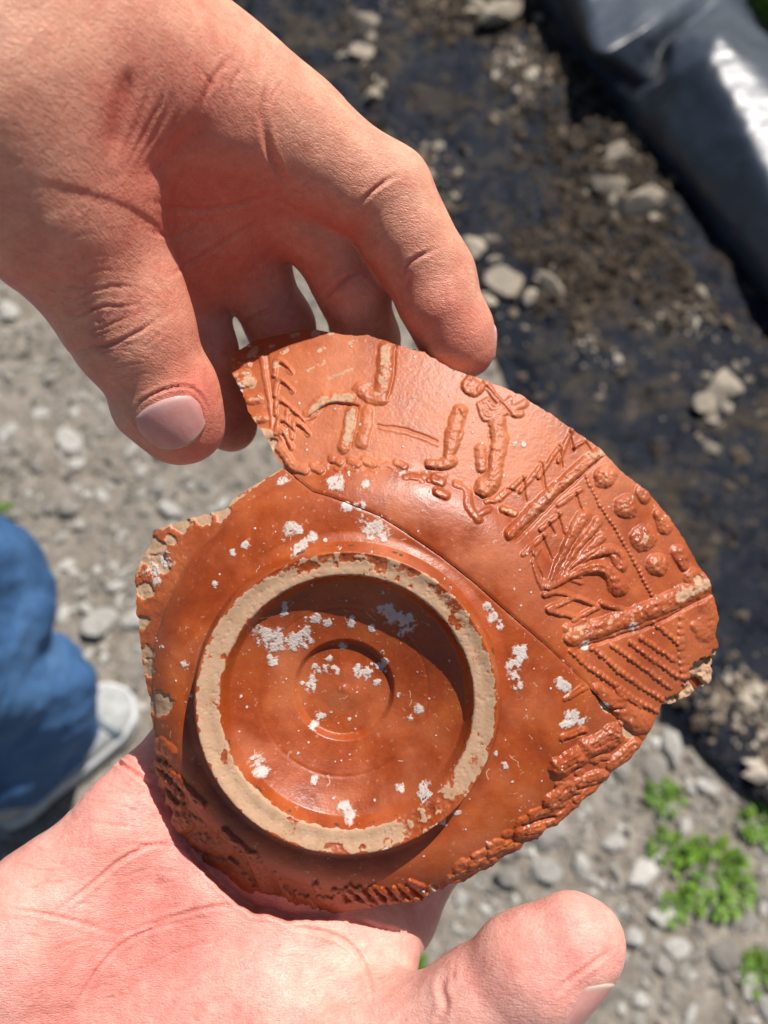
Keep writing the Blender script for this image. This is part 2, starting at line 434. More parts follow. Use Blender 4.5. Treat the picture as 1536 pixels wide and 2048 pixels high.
def crumbs():                               # soil spilled over the sheet in drifts: too many crumbs to count
    base_v = np.array([(1, 0, 0), (.1, .9, .1), (-.9, .2, 0), (-.2, -.9, .05), (.1, 0, .7), (.5, .4, .45), (-.4, -.3, .5)])
    base_f = np.array([(0, 1, 5), (1, 4, 5), (5, 4, 0), (1, 2, 4), (2, 3, 6), (6, 4, 2), (3, 0, 4), (3, 4, 6)])
    n = 120000
    x = rng.uniform(-.3, 1.6, n); y = rng.uniform(-.35, 2.7, n)
    dens = fbm(p3(x * 4.2 + y * 1.2, y * 3.2), 4, 131)
    ok = (x > edge_x(y) + .01) & (rng.uniform(0, 1, n) < sstep(-.06, .30, dens) * .9 + .05); x, y, dens = x[ok], y[ok], dens[ok]; n = len(x)
    s = .0028 * (1 / rng.uniform(.035, 1, n)) ** .62
    a = rng.uniform(0, 6.28, n); ca, sa = np.cos(a), np.sin(a)
    bv = base_v[None] * rng.uniform(.6, 1.35, (n, len(base_v), 3)) * s[:, None, None]
    V = np.stack([bv[..., 0] * ca[:, None] - bv[..., 1] * sa[:, None] + x[:, None], bv[..., 0] * sa[:, None] + bv[..., 1] * ca[:, None] + y[:, None],
                  bv[..., 2] + (sheet_z(x, y) + s * .1)[:, None]], -1)
    F = base_f[None] + (np.arange(n) * len(base_v))[:, None, None]
    pale_p = sstep(.10, .40, fbm(p3(x * 3.1, y * 3.1), 3, 141))
    shade = np.repeat(np.clip(rng.uniform(0, .8, n) * (.55 + .75 * pale_p) + .3 * pale_p * rng.uniform(0, 1, n), 0, 1), len(base_v))
    t = NT('soil_crumbs'); c = t.ramp(t.attr('shade'), [(0, (.028, .021, .015)), (.40, (.11, .083, .060)), (.75, (.27, .215, .16)), (1, (.48, .42, .34))])
    t.out(color=c, rough=.95, spec=.12)
    return mesh_obj('soil_crumbs', V.reshape(-1, 3), F.reshape(-1, 3), [t.m], smooth=False, attrs={'shade': shade})
tag(crumbs(), 'drifts of brown soil crumbs spilled over the black sheet', None, None, 'stuff')
def gravel():
    base_v = np.array([(1, 0, 0), (-.5, .85, .1), (-.6, -.8, 0), (.1, 0, .75), (0, .1, -.6)])
    base_f = np.array([(0, 1, 3), (1, 2, 3), (2, 0, 3), (1, 0, 4), (2, 1, 4), (0, 2, 4)])
    n = 70000
    x = rng.uniform(-1.2, 1.3, n); y = rng.uniform(-.35, 2.4, n)
    ok = x < edge_x(y) + .03; x, y = x[ok], y[ok]; n = len(x)
    s = .0017 * (1 / rng.uniform(.03, 1, n)) ** .58
    a = rng.uniform(0, 6.28, n); ca, sa = np.cos(a), np.sin(a)
    bv = base_v[None] * rng.uniform(.6, 1.3, (n, 5, 3)) * s[:, None, None]
    V = np.stack([bv[..., 0] * ca[:, None] - bv[..., 1] * sa[:, None] + x[:, None], bv[..., 0] * sa[:, None] + bv[..., 1] * ca[:, None] + y[:, None],
                  bv[..., 2] + (ground_z(x, y) + s * .2)[:, None]], -1)
    F = base_f[None] + (np.arange(n) * 5)[:, None, None]
    shade = np.repeat(rng.uniform(0, 1, n), 5)
    t = NT('gravel'); c = t.ramp(t.attr('shade'), [(0, (.16, .14, .12)), (.55, (.30, .275, .24)), (.85, (.42, .395, .355)), (1, (.62, .60, .56))])
    t.out(color=c, rough=.95, spec=.15)
    return mesh_obj('gravel', V.reshape(-1, 3), F.reshape(-1, 3), [t.m], smooth=False, attrs={'shade': shade})
tag(gravel(), 'fine gravel and grit scattered over the grey soil', None, None, 'stuff')

# ---- weeds
def leaf_mat():
    t = NT('weed_leaf'); c = t.ramp(t.noise(40, 3), [(.3, (.050, .12, .010)), (.7, (.15, .265, .024))])
    return t.out(color=c, rough=.5, spec=.35, sss=.0)
M_LEAF = leaf_mat()
def weed(px, py, rad, nl, label, sd):
    rg = np.random.default_rng(sd); g = G(px, py); z0 = float(ground_z(g[0:1], g[1:2])[0])
    V, Fc = [], []
    for i in range(nl):
        a = rg.uniform(0, 6.28); rr = rad * math.sqrt(rg.uniform(0, 1)); b = np.array([rr * math.cos(a), rr * math.sin(a), rg.uniform(.0, .35) * rad])
        da = a + rg.normal(0, .7); L = rg.uniform(.012, .026) * (rad / .06) ** .4; W = L * rg.uniform(.16, .30)
        d = np.array([math.cos(da), math.sin(da), rg.uniform(.1, .9)]); d /= np.linalg.norm(d)
        sdir = np.cross(d, (0, 0, 1)); sdir /= np.linalg.norm(sdir) + 1e-9; up = np.cross(sdir, d)
        o = len(V)
        for t_, w_, u_ in ((0, .25, 0), (.3, 1, .10), (.65, .8, .10), (1, .05, -.05)):
            c = b + d * L * t_ + up * L * u_
            V += [c - sdir * W * w_, c + up * L * -.06 * w_, c + sdir * W * w_]
        for q in range(3):
            k = o + q * 3
            Fc += [(k, k + 1, k + 4, k + 3), (k + 1, k + 2, k + 5, k + 4)]
    e = empty('weed', (g[0], g[1], z0)); tag(e, label, 'weed')
    mesh_obj('leaves', np.array(V), np.array(Fc), [M_LEAF], e)
    S, SF = [], []
    for i in range(9):
        a = i * .7 + rg.uniform(0, .4); tip = np.array([rad * .7 * math.cos(a), rad * .7 * math.sin(a), rad * .3]); o = len(S)
        for t_ in (0, 1):
            for q in range(3):
                an = q * 2.094; S.append(tip * t_ + np.array([math.cos(an), math.sin(an), 0]) * .0009)
        for q in range(3): SF.append((o + q, o + (q + 1) % 3, o + 3 + (q + 1) % 3, o + 3 + q))
    mesh_obj('stems', np.array(S), np.array(SF), [M_LEAF], e)
weed(1425, 1755, .050, 150, 'largest bright green weed on the soil right of the sherd', 1)
weed(1325, 1595, .026, 70, 'green weed between the sherd and the black sheet edge', 2)
weed(1345, 1815, .020, 50, 'small yellow green weed left below the largest weed', 3)
weed(1515, 1650, .026, 70, 'green weed at the right edge above the largest weed', 4)
weed(1515, 1945, .026, 60, 'small yellowish weed in the bottom right corner', 5)
weed(826, 1955, .030, 75, 'little green weed seen between the palm and the thumb', 6)
weed(1425, 1480, .020, 40, 'tiny weed beside the edge of the black sheet', 7)
weed(2, 1028, .022, 40, 'tiny weed at the left edge above the jeans', 8)
weed(1330, 1700, .026, 60, 'little weed above the small yellow green one', 9)
def grass():
    n = 9000; c0 = G(1508, 62); rg = np.random.default_rng(5)
    x = c0[0] + rg.uniform(-.10, .7, n); y = c0[1] + rg.uniform(-.25, .7, n)
    ok = (x - c0[0]) * .75 + (y - c0[1]) * .25 > .0; x, y = x[ok], y[ok]; n = len(x)
    h = rg.uniform(.05, .14, n); a = rg.uniform(0, 6.28, n); ln = rg.uniform(.1, .6, n) * h; w = .0025
    b = np.stack([x, y, np.full(n, .01)], -1); tdir = np.stack([np.cos(a), np.sin(a), 0 * a], -1); sd_ = np.stack([-np.sin(a), np.cos(a), 0 * a], -1)
    m = b + tdir * (ln * .3)[:, None] + np.array([0, 0, 1]) * (h * .6)[:, None]; tp = b + tdir * ln[:, None] + np.array([0, 0, 1]) * h[:, None]
    V = np.stack([b - sd_ * w, b + sd_ * w, m + sd_ * w * .8, m - sd_ * w * .8, tp + sd_ * w * .1, tp - sd_ * w * .1], 1)
    F = np.array([(0, 1, 2, 3), (3, 2, 4, 5)])[None] + (np.arange(n) * 6)[:, None, None]
    return mesh_obj('grass', V.reshape(-1, 3), F.reshape(-1, 4), [M_LEAF])
tag(grass(), 'green grass growing beyond the plastic fold', None, None, 'stuff')

# ------------------------------------------------------------------ implicit surfaces (for hands and trousers)
class Field:
    def __init__(s, lo, hi, h):
        s.lo = np.array(lo, float); s.h = h
        s.n = np.ceil((np.array(hi) - s.lo) / h).astype(int) + 1
        s.f = np.full(s.n, 9.0 * max(1, h), np.float32)
    def box(s, lo, hi):
        a = np.clip(np.floor((lo - s.lo) / s.h).astype(int), 0, s.n - 1); b = np.clip(np.ceil((hi - s.lo) / s.h).astype(int) + 1, 1, s.n)
        return tuple(slice(i, max(j, i + 1)) for i, j in zip(a, b))
    def grid(s, sl):
        return np.meshgrid(*[(s.lo[k] + s.h * np.arange(sl[k].start, sl[k].stop)).astype(np.float32) for k in range(3)], indexing='ij', sparse=True)
def smin(a, b, k):
    h = np.maximum(k - np.abs(a - b), 0) / k
    return np.minimum(a, b) - h * h * (k * .25)
def cone_sdf(g, a, b, ra, rb, sq=None):
    X, Y, Z = g
    ba = (b - a).astype(np.float32); L = float(ba @ ba) + 1e-9
    t = np.clip(((X - a[0]) * ba[0] + (Y - a[1]) * ba[1] + (Z - a[2]) * ba[2]) / L, 0, 1)
    dx, dy, dz = X - a[0] - t * ba[0], Y - a[1] - t * ba[1], Z - a[2] - t * ba[2]
    q = dx * dx + dy * dy + dz * dz
    if sq is not None:                       # flatten along unit vector sq[0] by factor sq[1] (>1 = thinner)
        w = dx * sq[0][0] + dy * sq[0][1] + dz * sq[0][2]
        q = q + w * w * (sq[1] ** 2 - 1)
    return np.sqrt(q) - (ra + (rb - ra) * t)
def chain_field(F, prims, k, marg):
    lo = np.min([np.minimum(p[0] - p[2], p[1] - p[3]) for p in prims], 0) - marg
    hi = np.max([np.maximum(p[0] + p[2], p[1] + p[3]) for p in prims], 0) + marg
    sl = F.box(lo, hi); g = F.grid(sl); out = None
    for p in prims:
        d = cone_sdf(g, *p[:5]) if len(p) > 4 else cone_sdf(g, *p)
        out = d if out is None else smin(out, d, k)
    return sl, out
def surface_nets(f, lo, h):
    s = f < 0
    cnt = np.zeros(np.array(f.shape) - 1, np.int8)
    for a in (0, 1):
        for b in (0, 1):
            for c in (0, 1):
                cnt += s[a:f.shape[0] - 1 + a, b:f.shape[1] - 1 + b, c:f.shape[2] - 1 + c]
    act = (cnt > 0) & (cnt < 8)
    ci = np.argwhere(act); vid = np.full(act.shape, -1, np.int32); vid[act] = np.arange(len(ci))
    acc = np.zeros((len(ci), 3)); num = np.zeros(len(ci))
    offs = [(a, b, c) for a in (0, 1) for b in (0, 1) for c in (0, 1)]
    for o1 in offs:
        for ax in range(3):
            if o1[ax]: continue
            o2 = list(o1); o2[ax] = 1
            v1 = f[tuple((ci + o1).T)]; v2 = f[tuple((ci + o2).T)]
            m = (v1 < 0) != (v2 < 0)
            t = np.where(m, v1 / np.where(m, v1 - v2, 1), 0)
            p = np.array(o1, float)[None].repeat(len(ci), 0); p[:, ax] += t
            acc[m] += p[m]; num[m] += 1
    V = (ci + acc / num[:, None]) * h + lo
    faces = []
    for ax in range(3):
        sl1 = [slice(None)] * 3; sl2 = [slice(None)] * 3
        sl1[ax] = slice(0, -1); sl2[ax] = slice(1, None)
        s1, s2 = s[tuple(sl1)], s[tuple(sl2)]
        e = np.argwhere(s1 != s2); u, w = [(1, 2), (2, 0), (0, 1)][ax]
        ok = (e[:, u] > 0) & (e[:, w] > 0) & (e[:, u] < f.shape[u] - 1) & (e[:, w] < f.shape[w] - 1); e = e[ok]
        inside1 = s1[tuple(e.T)]
        q = []
        for du, dw in ((-1, -1), (0, -1), (0, 0), (-1, 0)):
            c = e.copy(); c[:, u] += du; c[:, w] += dw; q.append(vid[tuple(c.T)])
        q = np.stack(q, 1); q[~inside1] = q[~inside1][:, ::-1]
        faces.append(q)
    Fc = np.concatenate(faces); Fc = Fc[(Fc >= 0).all(1)]
    return V, Fc
def relax(V, Fc, it=3, lam=.5):
    e = np.concatenate([Fc[:, [0, 1]], Fc[:, [1, 2]], Fc[:, [2, 3]], Fc[:, [3, 0]]]); e = np.concatenate([e, e[:, ::-1]])
    deg = np.bincount(e[:, 0], minlength=len(V))[:, None]
    for k in range(it):
        for l in (lam, -lam * 1.03):
            s = np.stack([np.bincount(e[:, 0], V[e[:, 1], a], len(V)) for a in range(3)], 1) / np.maximum(deg, 1)
            V = V + l * (s - V)
    return V

def seg_dist(PX, PY, line):
    best = np.full(PX.shape, 1e9)
    for (x1, y1), (x2, y2) in zip(line[:-1], line[1:]):
        dx, dy = x2 - x1, y2 - y1; L = dx * dx + dy * dy + 1e-9
        t = np.clip(((PX - x1) * dx + (PY - y1) * dy) / L, 0, 1)
        best = np.minimum(best, np.hypot(PX - x1 - t * dx, PY - y1 - t * dy))
    return best
def smooth_line(pts, n=6):
    p = np.array(pts, float)
    if len(p) < 3: return p
    q = np.vstack([2 * p[0] - p[1], p, 2 * p[-1] - p[-2]]); out = []
    for i in range(1, len(q) - 2):
        for t in np.linspace(0, 1, n, endpoint=False):
            a, b, c, d = q[i - 1:i + 3]
            out.append(.5 * ((2 * b) + (-a + c) * t + (2 * a - 5 * b + 4 * c - d) * t * t + (-a + 3 * b - 3 * c + d) * t ** 3))
    out.append(p[-1]); return np.array(out)

class Hand:
    """palm prims + finger chains -> one continuous mesh in camera-frame mm"""
    def __init__(s, palm, fingers, lo, hi, kp=9, kf=5, kpf=7, h=.6):
        F = Field(lo, hi, h)
        for p in palm:
            sl, d = chain_field(F, [p], 1, 14)
            F.f[sl] = smin(F.f[sl], d, kp)
        P = F.f.copy()
        for n_, ch in enumerate(fingers):
            sl, d = chain_field(F, ch, kf, 14 if n_ else 26)
            F.f[sl] = smin(F.f[sl], smin(P[sl], d, kpf if n_ else 13), 1.0)
        V, Fc = surface_nets(F.f, F.lo, h)
        s.V = relax(V, Fc, 4); s.F = Fc
        s.V = s.V + vnormals(s.V, Fc) * (.22 * fbm(s.V / 9.0, 2, 3))[:, None]
        s.refresh()
        s.bl = np.zeros(len(s.V))
    def refresh(s):
        s.N = vnormals(s.V, s.F)
        s.px = CX + FPX * s.V[:, 0] / -s.V[:, 2]; s.py = CY - FPX * s.V[:, 1] / -s.V[:, 2]
        view = -s.V / np.linalg.norm(s.V, axis=1, keepdims=True)
        s.face = np.einsum('ij,ij->i', s.N, view)
    def sel(s, line, r, dmin, dmax):
        l = np.array(line)
        return np.where((s.px > l[:, 0].min() - r) & (s.px < l[:, 0].max() + r) & (s.py > l[:, 1].min() - r) & (s.py < l[:, 1].max() + r)
                        & (s.face > 0.03) & (-s.V[:, 2] > dmin) & (-s.V[:, 2] < dmax))[0]
    def stroke(s, pts, w, depth, dmin=0, dmax=999, lip=.35, jit=0):
        """skin crease along a pixel line: groove of half-width w px, depth mm, with raised lips"""
        line = smooth_line(pts)
        i = s.sel(line, w * 4, dmin, dmax)
        d = seg_dist(s.px[i], s.py[i], line) / w
        a = np.minimum(np.hypot(s.px[i] - line[0][0], s.py[i] - line[0][1]), np.hypot(s.px[i] - line[-1][0], s.py[i] - line[-1][1]))
        L = np.linalg.norm(np.diff(line, axis=0), axis=1).sum()
        fade = np.clip(a / (L * .28 + 1), .15, 1)
        disp = (-depth * np.exp(-d * d) + lip * depth * np.exp(-((d - 2.0) / .9) ** 2)) * fade
        s.D[i] += disp
        s.bl[i] += .25 * np.exp(-d * d) * fade
    def blob(s, px, py, r, h, dmin=0, dmax=999):
        i = s.sel([(px, py)], r * 2.2, dmin, dmax)
        d = np.hypot(s.px[i] - px, s.py[i] - py) / r
        s.D[i] += h * np.exp(-d * d)
    def blush(s, c, r, a):
        d = np.linalg.norm(s.V - c, axis=1) / r
        s.bl += a * np.exp(-d * d)
    def begin(s): s.D = np.zeros(len(s.V))
    def press(s, poly, fn, dmin):
        d = -s.V[:, 2]; i = np.where(inpoly(s.px, s.py, poly) & (d > dmin))[0]
        tgt = fn(s.V[i, 0], s.V[i, 1]); m = d[i] < tgt; i = i[m]
        s.V[i] *= (tgt[m] / d[i])[:, None]
        near = (seg_dist(s.px, s.py, np.vstack([poly, poly[:1]])) < 20) & (d > dmin)
        s.V = np.where(near[:, None], relax(s.V, s.F, 14), s.V); s.refresh()
    def end(s):
        s.V = s.V + s.N * s.D[:, None]; s.refresh()
    def build(s, name, mat, palmdir, origin):
        W = to_world(s.V); o = to_world(origin)
        palm = sstep(-.35, .55, s.N @ np.array(palmdir))
        ob = mesh_obj(name, W - o, s.F, [mat], loc=o, attrs={'palm': palm, 'blush': np.clip(s.bl, 0, 1)})
        s.ob = ob; s.o = o
        s.bvh = BVHTree.FromPolygons([Vector(v) for v in s.V], [tuple(int(q) for q in f) for f in s.F])
        return ob
    def nail(s, a, tip, up, length, width, back, name='fingernail', lift=.28):
        """nail plate on the side 'up' of the fingertip axis a->tip; back = start of the nail behind the tip centre, mm"""
        a, tip = np.array(a, float), np.array(tip, float); ax = tip - a; ax /= np.linalg.norm(ax)
        up = np.array(up, float); up -= ax * (up @ ax); up /= np.linalg.norm(up); sd = np.cross(ax, up)
        nu, nv = 25, 21; pts = []; fe = []; ln = []
        for i in range(nu):
            u = i / (nu - 1)
            for j in range(nv):
                q = j / (nv - 1) * 2 - 1
                # outline: rounded rectangle
                end = 1 - .30 * abs(q) ** 2.2; start = .22 * abs(q) ** 2.2
                uu = start + (end - start) * u
                ww = width / 2 * (1 - .10 * (1 - u) ** 3)
                c = tip + ax * (-back + uu * length)
                tgt = c + sd * q * ww
                org = tgt + up * 30 
                hit = s.bvh.ray_cast(Vector(org), Vector(-up), 60)
                pz = np.array(hit[0]) if hit[0] is not None else tgt + up * 2
                edge = min(1, (1 - abs(q)) * 6) * min(1, u * 6 + .05)
                pts.append(pz); fe.append(sstep(.90, .97, u)); ln.append(1 - sstep(.20, .32, math.hypot(u, q * .22)))
        P_ = np.array(pts).reshape(nu, nv, 3)
        hgt = P_ @ up
        # fair the plate: fit a smooth quadratic dome
        uu, qq = np.meshgrid(np.linspace(0, 1, nu), np.linspace(-1, 1, nv), indexing='ij')
        A = np.stack([np.ones(nu * nv), uu.ravel(), qq.ravel(), uu.ravel() ** 2, qq.ravel() ** 2, (uu * qq).ravel(), qq.ravel() ** 4], 1)
        med = np.median(hgt); ok = np.abs(hgt.ravel() - med) < 6
        cf, *_ = np.linalg.lstsq(A[ok], hgt.ravel()[ok], rcond=None)
        fit = (A @ cf).reshape(nu, nv)
        rim = np.minimum(1, np.minimum((1 - np.abs(qq)) * 5, uu * 7))
        new = fit + lift * rim + .10 * uu - .55 * (1 - rim) * np.where(uu > .9, .3, 1) - .5 * np.clip(1 - uu * 9, 0, 1)
        P_ = P_ + up * (new - hgt)[..., None]
        top = P_.reshape(-1, 3); bot = top - up * .45
        idx = np.arange(nu * nv).reshape(nu, nv)
        f = np.stack([idx[:-1, :-1], idx[1:, :-1], idx[1:, 1:], idx[:-1, 1:]], -1).reshape(-1, 4)
        bnd = list(idx[:, 0]) + list(idx[-1, 1:]) + list(idx[::-1, -1][1:]) + list(idx[0, ::-1][1:-1]); n0 = nu * nv
        side = [(bnd[i], bnd[i] + n0, bnd[(i + 1) % len(bnd)] + n0, bnd[(i + 1) % len(bnd)]) for i in range(len(bnd))]
        fa = np.vstack([f, f[:, ::-1] + n0, np.array(side)])
        V = to_world(np.vstack([top, bot])) - s.o
        v0 = np.cross(top[idx[1, 0]] - top[idx[0, 0]], top[idx[0, 1]] - top[idx[0, 0]])
        if v0 @ up < 0: fa = fa[:, ::-1]
        return mesh_obj(name, V, fa, [M_NAIL], s.ob, attrs={'free_edge': np.array(fe + fe), 'lunula': np.array(ln + ln)})

def chain(*pts):
    pr = []
    for (a, b) in zip(pts[:-1], pts[1:]):
        pr.append((J(*a[:3]), J(*b[:3]), a[3], b[3]))
    return pr
def cap(a, b):
    return (J(*a[:3]), J(*b[:3]), a[3], b[3])

# ------------------------------------------------------------------ the broken pot sherd (underside towards the camera)
D0 = 189.0                                   # camera depth (mm) of the plain base surface, z = 0
RC = np.array([(693 - CX) * 181 / FPX, -(1407 - CY) * 181 / FPX])      # foot ring centre
BC = np.array([(687 - CX) * 190 / FPX, -(1383 - CY) * 190 / FPX])      # central boss
WC = np.array([(742 - CX) * 194 / FPX, -(1360 - CY) * 194 / FPX])      # centre of the decorated wall
def wall_r(x, y):
    r0 = np.hypot(x - RC[0], y - RC[1])
    t = sstep(34, 52, r0)
    return np.hypot(x - RC[0] - t * (WC[0] - RC[0]), y - RC[1] - t * (WC[1] - RC[1])), r0
def wall_z(x, y):                            # bowl wall without ring or relief
    r, r0 = wall_r(x, y)
    ca = ((x - WC[0]) * .55 + (y - WC[1]) * .83) / (np.hypot(x - WC[0], y - WC[1]) + 1e-6)
    s = .53 - .20 * ca
    e = np.maximum(r - 50, 0)
    e1 = np.maximum(r - 37, 0)
    return -np.minimum(e1, 13) ** 2 * .030 - e * s - e * e * .0012
def base_z(x, y):
    z = wall_z(x, y); r0 = np.hypot(x - RC[0], y - RC[1]); rb = np.hypot(x - BC[0], y - BC[1])
    ring = 7.0 * sstep(26.4, 28.4, r0) * (1 - sstep(33.1, 35.4, r0)) - .35 * np.clip((np.abs(r0 - 30.9) - 1.2) / 2.2, 0, 1) ** 2
    ring += 1.0 * (1 - sstep(34.6, 37.8, r0)) * sstep(30, 34, r0)
    inner = (1 - sstep(26.4, 28.4, r0))
    fl = -3.7 + 7.4 * (np.minimum(r0, 27) / 27) ** 2.2 - .35 * (1 - sstep(18.6, 19.0, r0)) * 0
    fl -= 1.6 * (1 - sstep(10.6, 12.0, rb)) - 1.7 * np.exp(-(rb / 5.0) ** 2) - .35 * np.exp(-(rb / 1.0) ** 2)
    fl -= .10 * np.exp(-((rb - 19.5) / .35) ** 2)
    return z + ring + inner * fl
def px2loc(px, py):
    px, py = np.asarray(px, float), np.asarray(py, float); d = np.full(px.shape, 190.0)
    for _ in range(7):
        x, y = (px - CX) * d / FPX, -(py - CY) * d / FPX
        d = .5 * d + .5 * (D0 - wall_z(x, y))
    return x, y
CRACK = [(566, 934), (580, 943), (600, 962), (625, 982), (660, 992), (690, 1003), (715, 1013), (760, 1031), (800, 1056), (840, 1083), (880, 1110), (950, 1165), (1000, 1210), (1040, 1245), (1090, 1288), (1140, 1335), (1165, 1360), (1190, 1385), (1225, 1425), (1255, 1455), (1290, 1487)]
MAIN = CRACK + [(1270, 1508), (1262, 1523), (1227, 1543), (1222, 1556), (1207, 1570), (1192, 1588), (1166, 1602), (1160, 1618), (1130, 1638), (1112, 1657), (1090, 1662), (1078, 1682), (1050, 1690), (1040, 1705), (1010, 1716), (985, 1738), (960, 1748), (930, 1768), (900, 1770), (886, 1786), (860, 1790), (843, 1806), (800, 1808), (760, 1816), (700, 1826), (660, 1838), (610, 1838), (570, 1841), (540, 1828), (510, 1826), (480, 1806), (455, 1786), (430, 1762), (400, 1728), (378, 1700), (366, 1682), (350, 1662), (340, 1640), (346, 1626), (326, 1612), (330, 1592), (312, 1574), (316, 1556), (305, 1540), (308, 1510), (306, 1470), (299, 1430), (297, 1400), (288, 1362), (284, 1335), (278, 1300), (276, 1270), (270, 1225), (270, 1190), (266, 1165), (270, 1140), (284, 1112), (300, 1085), (304, 1062), (330, 1050), (380, 1036), (420, 1026), (452, 1016), (462, 1000), (500, 975), (540, 950)]
UPPER = [(566, 930), (546, 905), (534, 880), (520, 856), (508, 840), (494, 820), (490, 800), (478, 775), (466, 752), (458, 722), (466, 704), (486, 692), (505, 680), (535, 672), (575, 664), (600, 658), (636, 657), (665, 663), (690, 668), (722, 669), (735, 668), (768, 678), (800, 690), (850, 703), (900, 735), (940, 749), (985, 764), (1040, 787), (1060, 800), (1100, 825), (1150, 860), (1180, 880), (1206, 900), (1250, 946), (1300, 985), (1340, 1032), (1372, 1078), (1400, 1130), (1416, 1150), (1425, 1180), (1436, 1215), (1441, 1240), (1434, 1270), (1443, 1290), (1441, 1330), (1440, 1352), (1434, 1376), (1392, 1400), (1350, 1414), (1328, 1411), (1320, 1430), (1304, 1462)] + CRACK[::-1]
MAIN_E = 0
def jag(poly, step, amp, seed, shrink=None):
    p = np.array(poly, float); q = np.vstack([p, p[:1]]); out = []
    for a, b in zip(q[:-1], q[1:]):
        n = max(1, int(np.hypot(*(b - a)) / step))
        for t in range(n): out.append(a + (b - a) * t / n)
    out = np.array(out)
    nz = np.stack([fbm(p3(out[:, 0] / 9, out[:, 1] / 9), 3, seed), fbm(p3(out[:, 0] / 9, out[:, 1] / 9), 3, seed + 9)], 1)
    dc = seg_dist(out[:, 0], out[:, 1], CRACK)
    return out + nz * amp * np.where(dc < 3, .25, 1)[:, None]

class Relief:
    def __init__(s, PX, PY):
        s.PX = PX + 2.1 * fbm(p3(PX / 14, PY / 14), 4, 101); s.PY = PY + 2.1 * fbm(p3(PX / 14, PY / 14), 4, 105); s.mod = fbm(p3(PX / 16, PY / 16), 3, 109); s.P = np.zeros(PX.shape); s.Gv = np.zeros(PX.shape); s.worn = np.zeros(PX.shape); s.lime = np.zeros(PX.shape)
    def ids(s, line, r):
        l = np.asarray(line, float)
        return np.where((s.PX > l[:, 0].min() - r) & (s.PX < l[:, 0].max() + r) & (s.PY > l[:, 1].min() - r) & (s.PY < l[:, 1].max() + r))[0]
    def ridge(s, pts, r, h, r2=None, worn=0.0, flat=.5):
        l = smooth_line(pts, 5); i = s.ids(l, max(r, r2 or r) * 1.1)
        if not len(i): return
        if r2 is None: d = seg_dist(s.PX[i], s.PY[i], l) / r
        else:
            best = np.full(len(i), 1e9); n = len(l) - 1
            for k in range(n):
                rr = r + (r2 - r) * (k + .5) / n
                best = np.minimum(best, seg_dist(s.PX[i], s.PY[i], l[k:k + 2]) / rr)
            d = best
        d = d * (1 + .20 * s.mod[i])
        v = .85 * h * np.minimum(1, 1.15 * np.clip(1 - d ** 2, 0, 1)) ** .75
        s.P[i] = np.maximum(s.P[i], v)
        if worn: s.worn[i] = np.maximum(s.worn[i], 1.55 * worn * np.clip(1.15 - d, 0, 1))
    def beads(s, pts, r, h, gap):
        l = smooth_line(pts, 5); L = np.r_[0, np.cumsum(np.hypot(*np.diff(l, axis=0).T))]
        for t in np.arange(0, L[-1], gap):
            c = (np.interp(t, L, l[:, 0]) + random.uniform(-.8, .8), np.interp(t, L, l[:, 1]) + random.uniform(-.8, .8))
            s.ridge([c, (c[0] + .1, c[1])], r * random.uniform(.85, 1.12), h * random.uniform(.75, 1.1))
        s.ridge(pts, r * .62, h * .55)
    def groove(s, pts, r, h):
        l = smooth_line(pts, 5); i = s.ids(l, r * 2.5); d = seg_dist(s.PX[i], s.PY[i], l) / r
        s.Gv[i] = np.maximum(s.Gv[i], h * np.exp(-d * d))
    def wear(s, pts, r, a=1.0):
        l = np.array(pts, float); i = s.ids(l, r * 2); d = seg_dist(s.PX[i], s.PY[i], l) / r
        s.worn[i] = np.maximum(s.worn[i], a * np.clip(1.4 - d, 0, 1))
    def white(s, px, py, r, a=1.0):
        i = s.ids([(px, py)], r * 2); d = np.hypot(s.PX[i] - px, s.PY[i] - py) / r
        s.lime[i] = np.maximum(s.lime[i], a * np.clip(1.5 - d, 0, 1))
z3 = lambda *pts: [(840 + x / 2.477, 720 + y / 2.477) for x, y in pts]
z2 = lambda *pts: [(430 + x / 2.56, 620 + y / 2.56) for x, y in pts]
zr = lambda *pts: [(936 + x / 2.56, 1348 + y / 2.56) for x, y in pts]
zl = lambda *pts: [(290 + x / 3.84, 1450 + y / 3.84) for x, y in pts]

